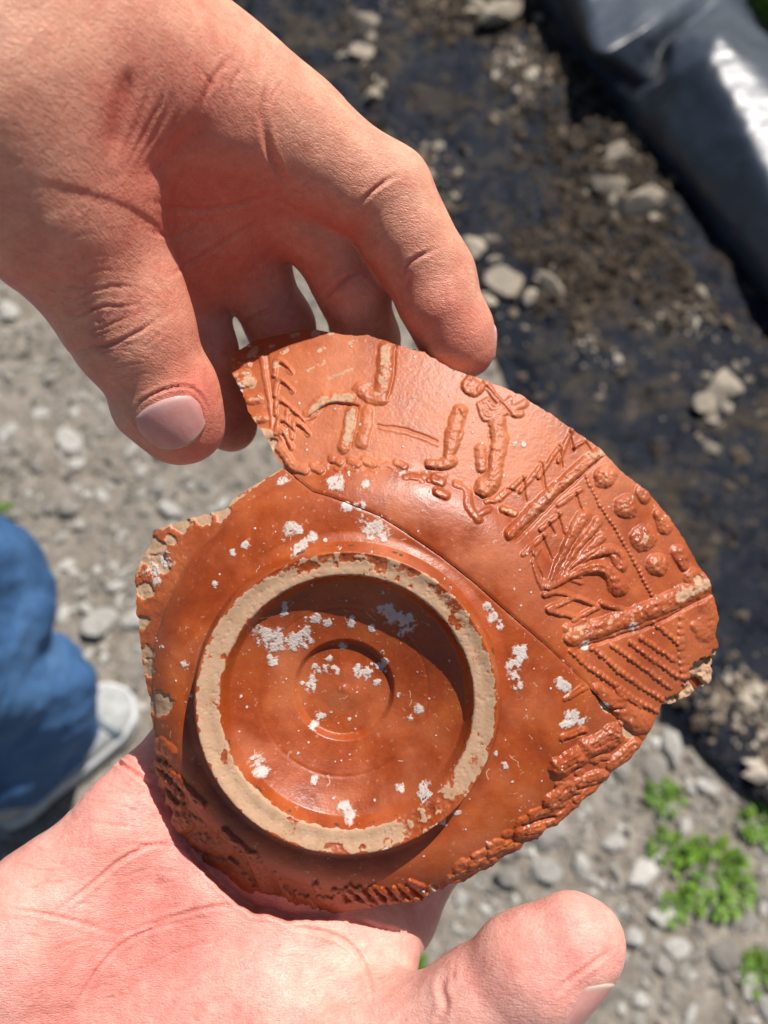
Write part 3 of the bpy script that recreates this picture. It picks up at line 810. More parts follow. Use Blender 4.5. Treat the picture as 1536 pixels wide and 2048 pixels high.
def relief_upper(q):
    # bars of the panel frames
    q.ridge(z3((890, 455), (660, 650), (445, 860)), 13, 1.35, worn=.35, flat=.4); q.wear(z3((830, 470), (900, 445)), 9, .9)
    q.groove(z3((915, 470), (700, 670), (480, 895)), 2.6, .55)
    q.ridge(z3((1430, 1105), (1200, 1215), (1000, 1290), (760, 1375)), 20, 1.5, worn=.35, flat=.4)
    q.wear(z3((1280, 1180), (1430, 1100)), 13, 1.0); q.wear(z3((1080, 1250), (1250, 1190)), 9, .55)
    q.groove(z3((1440, 1165), (1200, 1300), (1000, 1370), (790, 1435)), 3.5, .7)
    # leaf tips left of the first bar
    for a, b, w in (((395, 690), (520, 575), 8), ((500, 650), (612, 512), 8), ((590, 580), (695, 425), 8), ((690, 500), (755, 345), 8), ((770, 430), (820, 400), 6)):
        q.ridge(z3(a, b), w, .75, 3, worn=.25)
    for a, b in (((510, 580), (528, 700)), ((602, 510), (625, 640)), ((692, 425), (706, 530)), ((745, 360), (766, 450)), ((820, 400), (850, 450)), ((430, 640), (470, 650))):
        q.groove(z3(a, b), 2.6, .6)
    q.ridge(z3((330, 700), (380, 690), (430, 640)), 6, .6); q.ridge(z3((410, 740), (470, 760)), 9, .9, worn=.5); q.ridge(z3((300, 760), (340, 740)), 7, .5)
    # tips right of the first bar
    for a, b, w in (((545, 930), (620, 870), 8), ((600, 840), (700, 760), 8), ((690, 720), (800, 640), 8), ((560, 1000), (590, 940), 8)):
        q.ridge(z3(a, b), w, .7, 3)
    for a, b in (((608, 875), (655, 990)), ((683, 765), (716, 870)), ((776, 660), (803, 745)), ((560, 975), (605, 1080)), ((640, 810), (665, 860))):
        q.groove(z3(a, b), 3.0, .65)
    q.ridge(z3((510, 960), (560, 940), (575, 1050), (610, 1130)), 6, .6)
    # palmette
    for pts, r, r2, h in (([(640, 1110), (710, 960), (770, 840), (815, 775)], 5, 17, 1.15), ([(650, 1110), (770, 950), (860, 840), (885, 800)], 5, 11, .95), ([(650, 1110), (790, 975), (905, 880)], 5, 11, .95),
                          ([(650, 1115), (800, 990), (905, 945), (970, 955), (1000, 1020)], 6, 16, 1.2), ([(640, 1125), (790, 1045), (900, 1030), (960, 1075), (990, 1125)], 8, 20, 1.5), ([(630, 1120), (740, 1060), (860, 1040)], 12, 10, 1.2)):
        q.ridge(z3(*pts), r, h, r2, worn=.22, flat=.6)
    for pts in ([(690, 1060), (830, 800)], [(720, 1050), (870, 870)], [(740, 1050), (900, 930)], [(760, 1040), (960, 960), (990, 1020)]):
        q.groove(z3(*pts), 2.0, .4)
    # zigzag under the palmette
    for pts in ([(640, 1235), (770, 1180), (885, 1225)], [(620, 1160), (700, 1150), (770, 1180)], [(760, 1290), (885, 1225)], [(900, 1205), (1035, 1250)], [(930, 1295), (1035, 1250)], [(640, 1240), (760, 1270)], [(730, 1330), (820, 1290)]):
        q.ridge(z3(*pts), 8, .95, 5, worn=.3)
    q.ridge(z3((740, 1330), (830, 1320)), 14, .9, worn=.4)
    for a in range(6):
        an = -2.0 + a * .42; q.ridge(z3((655 + 20 * a * .3, 1100 - 6 * a), (655 + 150 * math.cos(an * .55), 1100 + 150 * math.sin(an * .55))), 4, .5)
    # beaded border and rosettes
    q.beads(z3((830, 580), (900, 720), (960, 810), (1030, 930), (1090, 1040), (1160, 1175)), 5.2, .65, 9)
    for x, y, r in ((920, 575, 24), (1020, 725, 25), (1110, 885, 27), (1180, 1015, 25)):
        q.ridge(z3((x, y), (x + 1, y)), r, 1.6, worn=.36, flat=.7)
        for k in range(7):
            a = k * .9 + random.uniform(-.3, .3); q.groove(z3((x + 12 * math.cos(a), y + 12 * math.sin(a)), (x + 50 * math.cos(a), y + 50 * math.sin(a))), 2.2, .12)
    for x, y, r in ((1105, 650, 15), (1210, 805, 17), (1285, 950, 17), (1350, 1070, 18), (1300, 1000, 10), (1180, 760, 10)):
        q.ridge(z3((x, y), (x + 12, y + 25)), r, 1.1, worn=.3, flat=.7)
    # beaded hatch lower panel
    for pts in ([(1165, 1305), (1220, 1350), (1285, 1405)], [(1105, 1380), (1180, 1430), (1275, 1495)], [(1050, 1400), (1120, 1460), (1290, 1575)], [(960, 1420), (1060, 1490), (1180, 1580), (1250, 1630)], [(950, 1510), (1070, 1600), (1230, 1700)], [(860, 1430), (910, 1470), (950, 1510)], [(750, 1440), (830, 1520), (940, 1590), (1080, 1690), (1190, 1750)], [(1010, 1660), (1100, 1720)]):
        q.beads(z3(*pts), 6.4, .85, 10.5)
    q.beads(z3((1300, 1280), (1300, 1450), (1310, 1580)), 8, .7, 15)
    q.ridge(z3((1440, 1200), (1450, 1270), (1420, 1340)), 24, 1.0, worn=.2); q.ridge(z3((1370, 1320), (1420, 1370)), 12, .7)
    q.ridge(z3((880, 1640), (950, 1690), (1000, 1740)), 15, 1.1, worn=.3); q.ridge(z3((990, 1640), (1010, 1680)), 9, 1.0, worn=.3)
    q.ridge(zr((820, 215), (900, 260)), 24, 1.2, worn=.3); q.ridge(zr((690, 120), (770, 150)), 20, 1.1, worn=.3); q.groove(zr((700, 190), (800, 180)), 3, .6)
    # standing figure: two legs, feet and the hem of a tunic
    q.ridge(z3((200, 250), (185, 300), (172, 350)), 15, 1.0, 17, flat=.8); q.ridge(z3((172, 350), (158, 420), (140, 490)), 18, 1.25, 11, flat=.8); q.ridge(z3((150, 495), (105, 520), (45, 510)), 15, 1.3, 9, flat=.7)
    q.groove(z3((190, 250), (215, 300), (195, 380)), 2.5, .35)
    q.ridge(z3((385, 315), (392, 380), (388, 430)), 19, 1.1, 20, flat=.8); q.ridge(z3((388, 430), (376, 500), (360, 575)), 20, 1.3, 13, flat=.8); q.ridge(z3((372, 560), (350, 605), (322, 630)), 18, 1.8, 21, worn=.06, flat=.7)
    q.ridge(z3((300, 440), (310, 530)), 13, .9, worn=.2); q.groove(z3((345, 330), (350, 440), (330, 520)), 2.5, .5)
    q.ridge(z3((250, 90), (225, 130), (270, 160), (305, 130)), 9, .9); q.ridge(z3((255, 110), (270, 130)), 15, .7)
    for k in range(5):
        q.ridge(z3((290 + 12 * k, 215 - 6 * k), (320 + 14 * k, 290 - 16 * k), (400 + 8 * k, 275 - 18 * k), (450, 240 - 14 * k)), 4.5, .65)
    q.ridge(z3((330, 110), (380, 190), (460, 260), (500, 265)), 8, .8, worn=.15); q.ridge(z3((440, 250), (520, 215)), 9, .6, worn=.15)
    q.groove(z3((330, 130), (400, 210), (450, 265)), 2.2, .45)
    q.groove(z2((830, 590), (980, 610), (1140, 672)), 2.2, .35); q.ridge(z2((840, 600), (1000, 635), (1140, 690)), 4, .18)
    # worn moulding on the left part
    q.ridge(z2((875, 190), (865, 300), (850, 450)), 16, .9, worn=.0); q.wear(z2((872, 205), (862, 360)), 11, 1.0); q.groove(z2((925, 180), (912, 330), (880, 460)), 2.4, .6)
    q.ridge(z2((740, 400), (800, 440), (860, 450)), 15, .8, worn=.2); q.ridge(z2((485, 530), (560, 455), (690, 450)), 15, .8); q.wear(z2((500, 510), (570, 455), (680, 450)), 11, 1.1)
    q.groove(z2((480, 550), (590, 480), (730, 490)), 2.6, .7); q.ridge(z2((700, 520), (680, 620), (660, 700)), 14, .8); q.wear(z2((703, 525), (672, 670)), 11, 1.1)
    q.groove(z2((730, 500), (715, 600), (690, 700)), 2.4, .6); q.ridge(z2((780, 520), (770, 600), (750, 680)), 13, .7, worn=.3)
    q.ridge(z2((230, 210), (255, 350), (280, 480), (295, 620)), 6, .5); q.groove(z2((265, 220), (285, 420), (300, 600)), 3, .3)
    for x, y in ((340, 270), (345, 370), (340, 470), (350, 570), (400, 520), (430, 590)):
        q.ridge(z2((x - 40, y + 60), (x - 20, y - 20), (x + 50, y + 45)), 6, .85, worn=.12); q.groove(z2((x, y + 5), (x + 50, y + 50)), 2.3, .6)
    for x, y in ((130, 280), (150, 370), (190, 460), (215, 560), (250, 640), (180, 230), (120, 330)):
        q.ridge(z2((x - 20, y), (x + 30, y - 10)), 11, .8, worn=.45)
    q.wear(z2((250, 630), (290, 690)), 15, 1.2); q.wear(z2((140, 375), (165, 370)), 16, 1.2); q.wear(z2((180, 250), (205, 200)), 13, .9); q.wear(z2((80, 260), (180, 180)), 8, .6)
    q.ridge(z2((330, 700), (390, 790), (460, 820)), 11, 1.0, worn=.1); q.ridge(z2((330, 610), (380, 700)), 10, .9); q.groove(z2((340, 640), (375, 710)), 4, .9)
    for k in range(26):
        t = k / 25; x = 400 + 760 * t + random.uniform(-8, 8); y = 790 + 20 * math.sin(t * 9) + 60 * t * t + random.uniform(-18, 18)
        q.ridge(z2((x, y), (x + random.uniform(15, 50), y + random.uniform(-25, 25))), random.uniform(3.5, 8), random.uniform(.15, .5), worn=.14)
    for x, y in ((600, 760), (500, 800), (690, 770), (770, 770), (1120, 860), (1140, 930)): q.ridge(z2((x, y), (x + 40, y + 20)), 10, .9, worn=.2)
    q.ridge(z2((930, 780), (970, 800)), 9, .8); q.ridge(z3((180, 610), (235, 640), (240, 720), (290, 790)), 9, .55); q.groove(z3((215, 610), (245, 640)), 3, .5)
    for pts, r in (((480, 310), (560, 260), 7), 0), (((540, 360), (700, 300), 5), 0): q.wear(z2(*pts[:2]), pts[2], .68)
    for x, y, r in ((500, 120, 10), (340, 215, 9), (590, 110, 9), (270, 180, 9), (400, 130, 9), (530, 205, 8), (685, 165, 8), (770, 390, 9), (830, 420, 11), (300, 285, 10)): q.wear([z2((x, y))[0], z2((x + 25, y - 10))[0]], r * .8, .75)
    for x, y, r in ((1205, 900, 12), (1180, 908, 9)): q.wear([(x, y), (x + 4, y)], r, .9)
def relief_main(q):
    q.wear([(560, 936), (500, 976), (455, 1012)], 6, .9); q.wear([(450, 1018), (380, 1037), (305, 1058)], 9, .8); q.wear([(300, 1090), (272, 1150)], 10, .7)
    # moulded leaves and buds on the lower right rim
    for pts, r, h in (([(620, 380), (700, 350), (755, 310)], 26, 2.0), ([(470, 480), (560, 430)], 27, 2.0), ([(570, 560), (690, 520)], 17, 1.5), ([(430, 660), (520, 590)], 22, 1.7), ([(330, 730), (430, 690)], 14, 1.1),
                      ([(740, 470), (860, 370)], 18, 1.3), ([(270, 820), (370, 800)], 18, 1.5), ([(120, 920), (230, 880)], 15, 1.3), ([(20, 990), (120, 950)], 15, 1.3), ([(-90, 1050), (0, 1010)], 12, 1.0),
                      ([(560, 650), (640, 590)], 12, 1.0), ([(450, 760), (540, 680)], 12, .9), ([(640, 440), (720, 430)], 10, .7), ([(500, 330), (590, 300)], 14, .9), ([(520, 120), (610, 70)], 9, .6)):
        q.ridge(zr(*pts), r * .84, h, worn=.30, flat=.6)
        (x1, y1), (x2, y2) = pts[0], pts[-1]
        for k in (-.25, .3):
            q.groove(zr((x1 + 20, y1 + k * 50 - 8), (x2, y2 + k * 60)), 1.8, .22)
    rk = random.Random(8); pk = np.array(zr((880, 340), (700, 520), (560, 640), (440, 760), (300, 850), (150, 940), (0, 1020), (-90, 1060)))
    for k in range(95):
        u = rk.uniform(0, 6.99); i = int(u); b_ = pk[i] + (pk[i + 1] - pk[i]) * (u - i); off = rk.uniform(-4, 62 - 7 * u)
        c_ = (b_[0] - .62 * off, b_[1] - .78 * off); a_ = rk.uniform(-1.1, .2); l_ = rk.uniform(2, 13)
        q.ridge([c_, (c_[0] + l_ * math.cos(a_), c_[1] + l_ * math.sin(a_))], rk.uniform(4, 11), rk.uniform(.35, 1.15), worn=.3)
    q.ridge(zr((500, 130), (590, 60)), 6, .5); q.groove(zr((500, 345), (600, 310)), 4, .9); q.groove(zr((280, 780), (440, 740)), 3, .8)
    # beaded strips and buds on the lower left
    for pts in ([(85, 290), (180, 360), (280, 460)], [(90, 375), (190, 470), (280, 560)], [(150, 545), (200, 600), (265, 640)]): q.beads(zl(*pts), 10, 1.5, 13)
    q.ridge(zl((110, 160), (180, 210)), 17, 1.3); q.ridge(zl((230, 720), (300, 760)), 24, 1.6); q.ridge(zl((380, 900), (500, 950), (640, 960)), 16, 1.2)
    q.ridge(zl((300, 480), (380, 560), (440, 620)), 9, 1.2); q.ridge(zl((600, 830), (760, 980), (830, 1120), (900, 1260)), 12, 1.3); q.ridge(zl((480, 1040), (640, 1130), (800, 1290)), 13, 1.0)
    q.ridge(zl((830, 1000), (880, 1120), (900, 1200)), 9, 1.0); q.groove(zl((720, 930), (780, 1060), (840, 1200)), 4, .9)
    rr = random.Random(3)
    for k in range(46):
        t = k / 45; p = np.array([(395, 1650), (450, 1712), (520, 1765), (600, 1795), (700, 1800), (790, 1788), (860, 1780)]); u = t * 6; i = min(int(u), 5); b = p[i] + (p[i + 1] - p[i]) * (u - i)
        a = rr.uniform(.3, 1.3); L = rr.uniform(12, 34); off = rr.uniform(-22, 26)
        q.ridge([(b[0] - L * .5 * math.cos(a), b[1] + off - L * .5 * math.sin(a)), (b[0] + L * .5 * math.cos(a), b[1] + off + L * .5 * math.sin(a))], rr.uniform(4, 9), rr.uniform(.5, 1.2))
    for k in range(9):
        x = 690 + k * 24; q.ridge([(x, 1808 - k * 1.5), (x - 22, 1782 - k * .5)], 7, 1.1)
        q.groove([(x + 9, 1806 - k * 1.5), (x - 12, 1780)], 3, .8)
CHIPS_MAIN = [  # broken flakes: px, py, rx, depth mm
    (300, 1105, 32, .9), (316, 1130, 22, .7), (338, 1082, 12, .6), (318, 1408, 26, .6), (294, 1340, 18, .6), (291, 1308, 16, .5), (283, 1245, 15, .7), (287, 1180, 20, .7), (360, 1048, 20, .6), (405, 1034, 19, .6), (440, 1024, 17, .6),
    (1222, 1412, 19, .9), (1262, 1462, 17, .7), (868, 1782, 10, 1.0)]
CHIPS_UPPER = [(1425, 1355, 40, 4.0), (1395, 1395, 34, 3.5), (1440, 1320, 22, 2.0), (1350, 1412, 18, 2.5), (545, 885, 10, .9), (1206, 902, 9, .6), (1398, 1160, 10, .6)]
WHITES = [(745, 1062, 20), (730, 1045, 14), (765, 1072, 14), (672, 965, 14), (668, 975, 10), (580, 1058, 12), (598, 1058, 9), (605, 1085, 10), (622, 1075, 10), (588, 1100, 11), (730, 968, 8), (690, 1016, 10), (720, 1012, 9),
          (530, 1270, 18), (560, 1275, 20), (590, 1282, 18), (545, 1290, 13), (610, 1285, 12), (520, 1258, 10), (575, 1210, 10), (568, 1225, 8), (630, 1240, 10), (610, 1262, 9), (700, 1245, 10), (790, 1230, 17), (815, 1245, 17), (770, 1222, 12), (800, 1265, 9), (655, 1250, 9), (745, 1258, 8),
          (620, 1365, 11), (617, 1382, 10), (630, 1348, 11), (648, 1345, 8), (652, 1322, 8), (665, 1352, 9), (715, 1350, 10), (735, 1355, 11), (752, 1368, 10), (760, 1340, 9), (768, 1328, 8), (682, 1300, 8), (635, 1440, 10), (625, 1460, 8), (548, 1325, 10), (540, 1315, 6),
          (520, 1522, 14), (530, 1535, 10), (510, 1518, 9), (630, 1562, 9), (690, 1610, 11), (700, 1622, 9), (850, 1570, 13), (855, 1590, 13), (840, 1580, 10), (860, 1615, 11), (800, 1570, 8), (1040, 1310, 14), (1028, 1332, 13), (1048, 1300, 9), (1030, 1355, 11), (1035, 1370, 9), (985, 1235, 9), (1000, 1250, 9), (975, 1215, 7),
          (1145, 1438, 15), (1135, 1450, 12), (1160, 1440, 9), (1172, 1440, 9), (1008, 1535, 8), (1130, 1375, 10), (1120, 1365, 8), (835, 1420, 9), (820, 1440, 7), (330, 1120, 14), (300, 1140, 14), (310, 1165, 9), (570, 955, 8), (560, 965, 7), (480, 775, 8), (1172, 1290, 9), (1180, 1265, 8), (1270, 1255, 9), (1045, 888, 7), (1028, 886, 6), (770, 1665, 8), (885, 1640, 8), (915, 1625, 7), (490, 1090, 7), (465, 1105, 6), (430, 1170, 7), (370, 1330, 8), (600, 1375, 4), (1210, 1410, 8)]

def build_sherd():
    root_c = to_world((RC[0], RC[1], -D0)); root = empty('pottery_sherd', root_c)
    tag(root, 'glossy red pottery sherd with foot ring and moulded figures held between two hands', 'pottery sherd')
    step = .215
    Lm = px2loc(*np.array(MAIN).T); Lu = px2loc(*np.array(UPPER).T)
    x0, x1 = min(Lm[0].min(), Lu[0].min()) - 2, max(Lm[0].max(), Lu[0].max()) + 2
    y0, y1 = min(Lm[1].min(), Lu[1].min()) - 2, max(Lm[1].max(), Lu[1].max()) + 2
    gx, gy = np.arange(x0, x1, step), np.arange(y0, y1, step); X, Y = np.meshgrid(gx, gy, indexing='ij')
    for which, poly, chips in (('main', MAIN, CHIPS_MAIN), ('upper', UPPER, CHIPS_UPPER)):
        jp = jag(poly, 4, 2.4, 31 if which == 'main' else 33)
        bx, by = px2loc(jp[:, 0], jp[:, 1])
        cxm, cym = X[:-1, :-1] + step / 2, Y[:-1, :-1] + step / 2
        keep = inpoly(cxm.ravel(), cym.ravel(), np.stack([bx, by], 1)).reshape(cxm.shape)
        idx = np.arange(X.size).reshape(X.shape)
        quads = np.stack([idx[:-1, :-1], idx[1:, :-1], idx[1:, 1:], idx[:-1, 1:]], -1)[keep]
        used = np.unique(quads); remap = np.full(X.size, -1); remap[used] = np.arange(len(used)); Q = remap[quads]
        x, y = X.ravel()[used].copy(), Y.ravel()[used].copy()
        e = np.concatenate([Q[:, [0, 1]], Q[:, [1, 2]], Q[:, [2, 3]], Q[:, [3, 0]]])
        key = np.sort(e, 1); _, inv, c = np.unique(key[:, 0].astype(np.int64) * len(x) + key[:, 1], return_inverse=True, return_counts=True)
        bed = e[c[inv] == 1]; bv = np.unique(bed)
        # snap border vertices on the fracture outline
        seg_a = np.stack([bx, by], 1); seg_b = np.roll(seg_a, -1, 0)
        P = np.stack([x[bv], y[bv]], 1); best = np.full(len(bv), 1e9); bp = P.copy()
        for a, b in zip(seg_a, seg_b):
            dv = b - a; t = np.clip(((P - a) @ dv) / (dv @ dv + 1e-9), 0, 1); qn = a + t[:, None] * dv; d = np.hypot(*(P - qn).T)
            m = d < best; best[m] = d[m]; bp[m] = qn[m]
        mv = best < .5; x[bv[mv]], y[bv[mv]] = bp[mv].T
        zb = base_z(x, y); zw = wall_z(x, y)
        dd = D0 - zw; PX = CX + FPX * x / dd; PY = CY - FPX * y / dd
        q = Relief(PX, PY)
        (relief_main if which == 'main' else relief_upper)(q)
        r, r0 = wall_r(x, y); rb = np.hypot(x - BC[0], y - BC[1])
        deco = sstep(50.0, 51.2, r + .8 * fbm(p3(x / 5, y / 5), 2, 40))
        if which == 'upper':                  # the upper sherd keeps a lower background with no lip
            deco = sstep(49.5, 52, r + 1.3 * fbm(p3(x / 4, y / 4), 2, 41))
        rel = q.P * (1 + .30 * fbm(p3(x / .9, y / .9), 3, 42)) - q.Gv
        rough = fbm(p3(x / 1.6, y / 1.6), 4, 43)
        lowl = sstep(.1, -.5, ((x - WC[0]) * .78 + (y - WC[1]) * .62) / 50) * deco
        z = zb + rel - .55 * deco + (.045 + .20 * lowl) * rough + .035 * fbm(p3(x / .45, y / .45), 2, 60) * deco + .03 * fbm(p3(x / 6, y / 6), 3, 44)
        # turning marks on plain parts
        z += .0045 * np.sin(r0 * 9 + 2 * fbm(p3(x / 9, y / 9), 2, 45)) * (1 - deco)
        worn = q.worn + 0.0
        n1 = fbm(p3(x / 1.5, y / 1.5), 4, 46); n2 = fbm(p3(x / .55, y / .55), 3, 47)
        worn = worn * (.72 + .75 * n1 + .35 * n2)
        rim = sstep(27.7, 28.4, r0 + .5 * n1) * (1 - sstep(32.6, 33.6, r0 + .9 * n1))
        ang = np.degrees(np.arctan2(y - RC[1], x - RC[0]))
        patch = np.exp(-((ang - 80) / 38) ** 2) * sstep(.0, .25, n1 + .5 * sstep(29, 32, r0) - .25) + np.exp(-((ang + 52) / 17) ** 2) * sstep(-.05, .25, n1 + .25)
        patch = np.clip(patch + .8 * sstep(.40, .62, fbm(p3(x / 3.2, y / 3.2), 4, 77) + .22 * sstep(31, 34, r0)), 0, 1)
        worn = np.maximum(worn, rim * (1 - .9 * np.clip(patch, 0, 1)) * (.86 + .5 * fbm(p3(x / 5, y / 5), 2, 78)))
        z += rim * (.035 * n2 - .10 * sstep(.42, .5, fbm(p3(x / .8, y / .8), 2, 48)))
        z -= .35 * np.clip(patch, 0, 1) * rim * (.5 + n1)
        edge_n = 0.0
        lime = q.lime * (.62 + .85 * n2)
        if which == 'main':
            rp = np.random.default_rng(12); lo_b = .0
            for wx, wy, wr in WHITES: q.white(wx, wy, wr * 1.3)
            for k in range(24):                 # fine scratches and crazing that let the clay show
                a = rp.uniform(0, 6.283); rr = 380 * math.sqrt(rp.uniform(0, 1)); cx0, cy0 = 700 + rr * math.cos(a), 1390 + rr * math.sin(a)
                a2 = rp.uniform(0, 6.283); L2 = rp.uniform(8, 34); pts_ = [(cx0, cy0)]
                for j_ in range(3):
                    a2 += rp.normal(0, .5); pts_.append((pts_[-1][0] + L2 / 3 * math.cos(a2), pts_[-1][1] + L2 / 3 * math.sin(a2)))
                i_ = q.ids(pts_, 4); d_ = seg_dist(q.PX[i_], q.PY[i_], pts_) / rp.uniform(.8, 1.3); worn[i_] = np.maximum(worn[i_], .95 * np.clip(1.4 - d_, 0, 1))
            for k in range(300):
                a = rp.uniform(0, 6.283); rr = 430 * math.sqrt(rp.uniform(0, 1)); q.white(720 + rr * math.cos(a), 1390 + rr * math.sin(a), 1.3 + 1.1 * rp.exponential(), .9)
        else:
            rp = np.random.default_rng(13)
            for wx, wy, wr in WHITES: q.white(wx, wy, wr * 1.3)
            for k in range(230):
                q.white(rp.uniform(460, 1400), rp.uniform(670, 1350), rp.uniform(1.5, 3.2), .85)
        lime = q.lime * (.66 + .55 * n2 + .95 * n1)
        lime = np.where(rim > .5, lime * .35, lime)
        z += .09 * sstep(.4, .8, lime)
        # chips along the broken edge
        chipm = np.zeros_like(z)
        for cx_, cy_, cr, cd in chips:
            d = np.hypot(PX - cx_, PY - cy_) / (cr * (1 + .45 * fbm(p3(PX / 11, PY / 11), 3, int(cx_))))
            m = np.clip(1.15 - d, 0, 1); f = sstep(0, .35, m)
            z -= cd * f * (.8 + .35 * fbm(p3(x / 2.2, y / 2.2), 3, 50)); chipm = np.maximum(chipm, f)
        db = np.minimum.reduce([np.hypot(PX - a, PY - b) for a, b in jp[::3]]) if len(PX) < 1 else None
        worn = np.maximum(worn, chipm * (1.0 if which == 'upper' else .85 + .35 * n1))
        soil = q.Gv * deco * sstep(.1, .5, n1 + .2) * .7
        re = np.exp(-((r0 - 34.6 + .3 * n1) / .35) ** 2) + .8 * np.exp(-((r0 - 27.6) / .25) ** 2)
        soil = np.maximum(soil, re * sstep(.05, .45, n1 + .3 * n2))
        dn = fbm(p3(x / 11, y / 11), 4, 51)
        dust_sheen = deco * (.6 + .6 * dn) * (.35 + .65 * sstep(1150, 860, PY) if which == 'upper' else .4) + (1 - deco) * np.clip(.04 + .75 * dn, 0, .5)  # dust plus painted sheen, stronger towards the top of the upper fragment
        # thickness
        bevel = sstep(0, 1, 0 * x)
        back = wall_z(x, y) - 6.3 + .2 * fbm(p3(x / 5, y / 5), 2, 52)
        # lift the upper sherd a hair so the join casts its dark line; drop border vertices
        dcr = seg_dist(PX, PY, CRACK)
        lift = (.32 * np.exp(-(dcr / 60) ** 2) * sstep(1240, 1000, PX) if which == 'upper' else 0) - .25 * np.exp(-(dcr / 3.2) ** 2)
        z = z + lift
        ctr = np.array([x.mean(), y.mean()]); off = np.stack([x, y], 1) - ctr; off /= np.linalg.norm(off, axis=1, keepdims=True)
        nV = len(x); front = np.stack([x, y, z - D0], 1); bk = np.stack([x, y, back - D0], 1)
        # side wall: one rough middle row, slightly undercut
        bmap = np.full(nV, -1); bmap[bv] = np.arange(len(bv))
        inw = .5 + .6 * fbm(p3(x[bv] / 3, y[bv] / 3), 3, 53)
        mid = np.stack([x[bv] - off[bv, 0] * inw, y[bv] - off[bv, 1] * inw, .5 * (z[bv] + back[bv]) - D0], 1)
        bk[bv, 0] -= off[bv, 0] * .9; bk[bv, 1] -= off[bv, 1] * .9
        VV = np.vstack([front, bk, mid, front[bv], bk[bv]])
        o1, o2, o3, o4 = nV, 2 * nV, 2 * nV + len(bv), 2 * nV + 2 * len(bv)
        a, b = bmap[bed[:, 0]], bmap[bed[:, 1]]
        side = np.vstack([np.stack([b + o3, a + o3, a + o2, b + o2], 1), np.stack([b + o2, a + o2, a + o4, b + o4], 1)])
        fr = r0[Q].mean(1)
        isring = (fr > 25.6) & (fr < 37.9) if which == 'main' else np.zeros(len(Q), bool)
        FF = np.vstack([Q[~isring], Q[:, ::-1] + o1, side]); mi = np.r_[np.zeros((~isring).sum()), np.zeros(len(Q)), np.ones(len(side))]
        at = dict(worn=worn, lime=lime, soil=soil, dust_sheen=np.clip(dust_sheen, 0, 1))
        W = to_world(VV) - root_c
        ext = lambda v: np.r_[v, np.zeros(nV), v[bv] * 0, v[bv] * 0, v[bv] * 0]
        fullat = {k: ext(v) for k, v in at.items()}
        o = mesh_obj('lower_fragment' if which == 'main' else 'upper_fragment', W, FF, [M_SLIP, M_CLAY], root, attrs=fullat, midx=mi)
        o['label'] = 'larger fragment with the plain base' if which == 'main' else 'fragment with moulded panels, legs and a palmette above the crack'
        if which == 'main':
            rq = Q[isring]; us = np.unique(rq); rm = np.full(nV, -1); rm[us] = np.arange(len(us))
            ro = mesh_obj('foot_ring', W[us], rm[rq], [M_SLIP], root, attrs={k: v[us] for k, v in at.items()})
            ro['label'] = 'worn pale foot ring'
        # drop loose ring-only vertices
    return root
sherd = build_sherd()

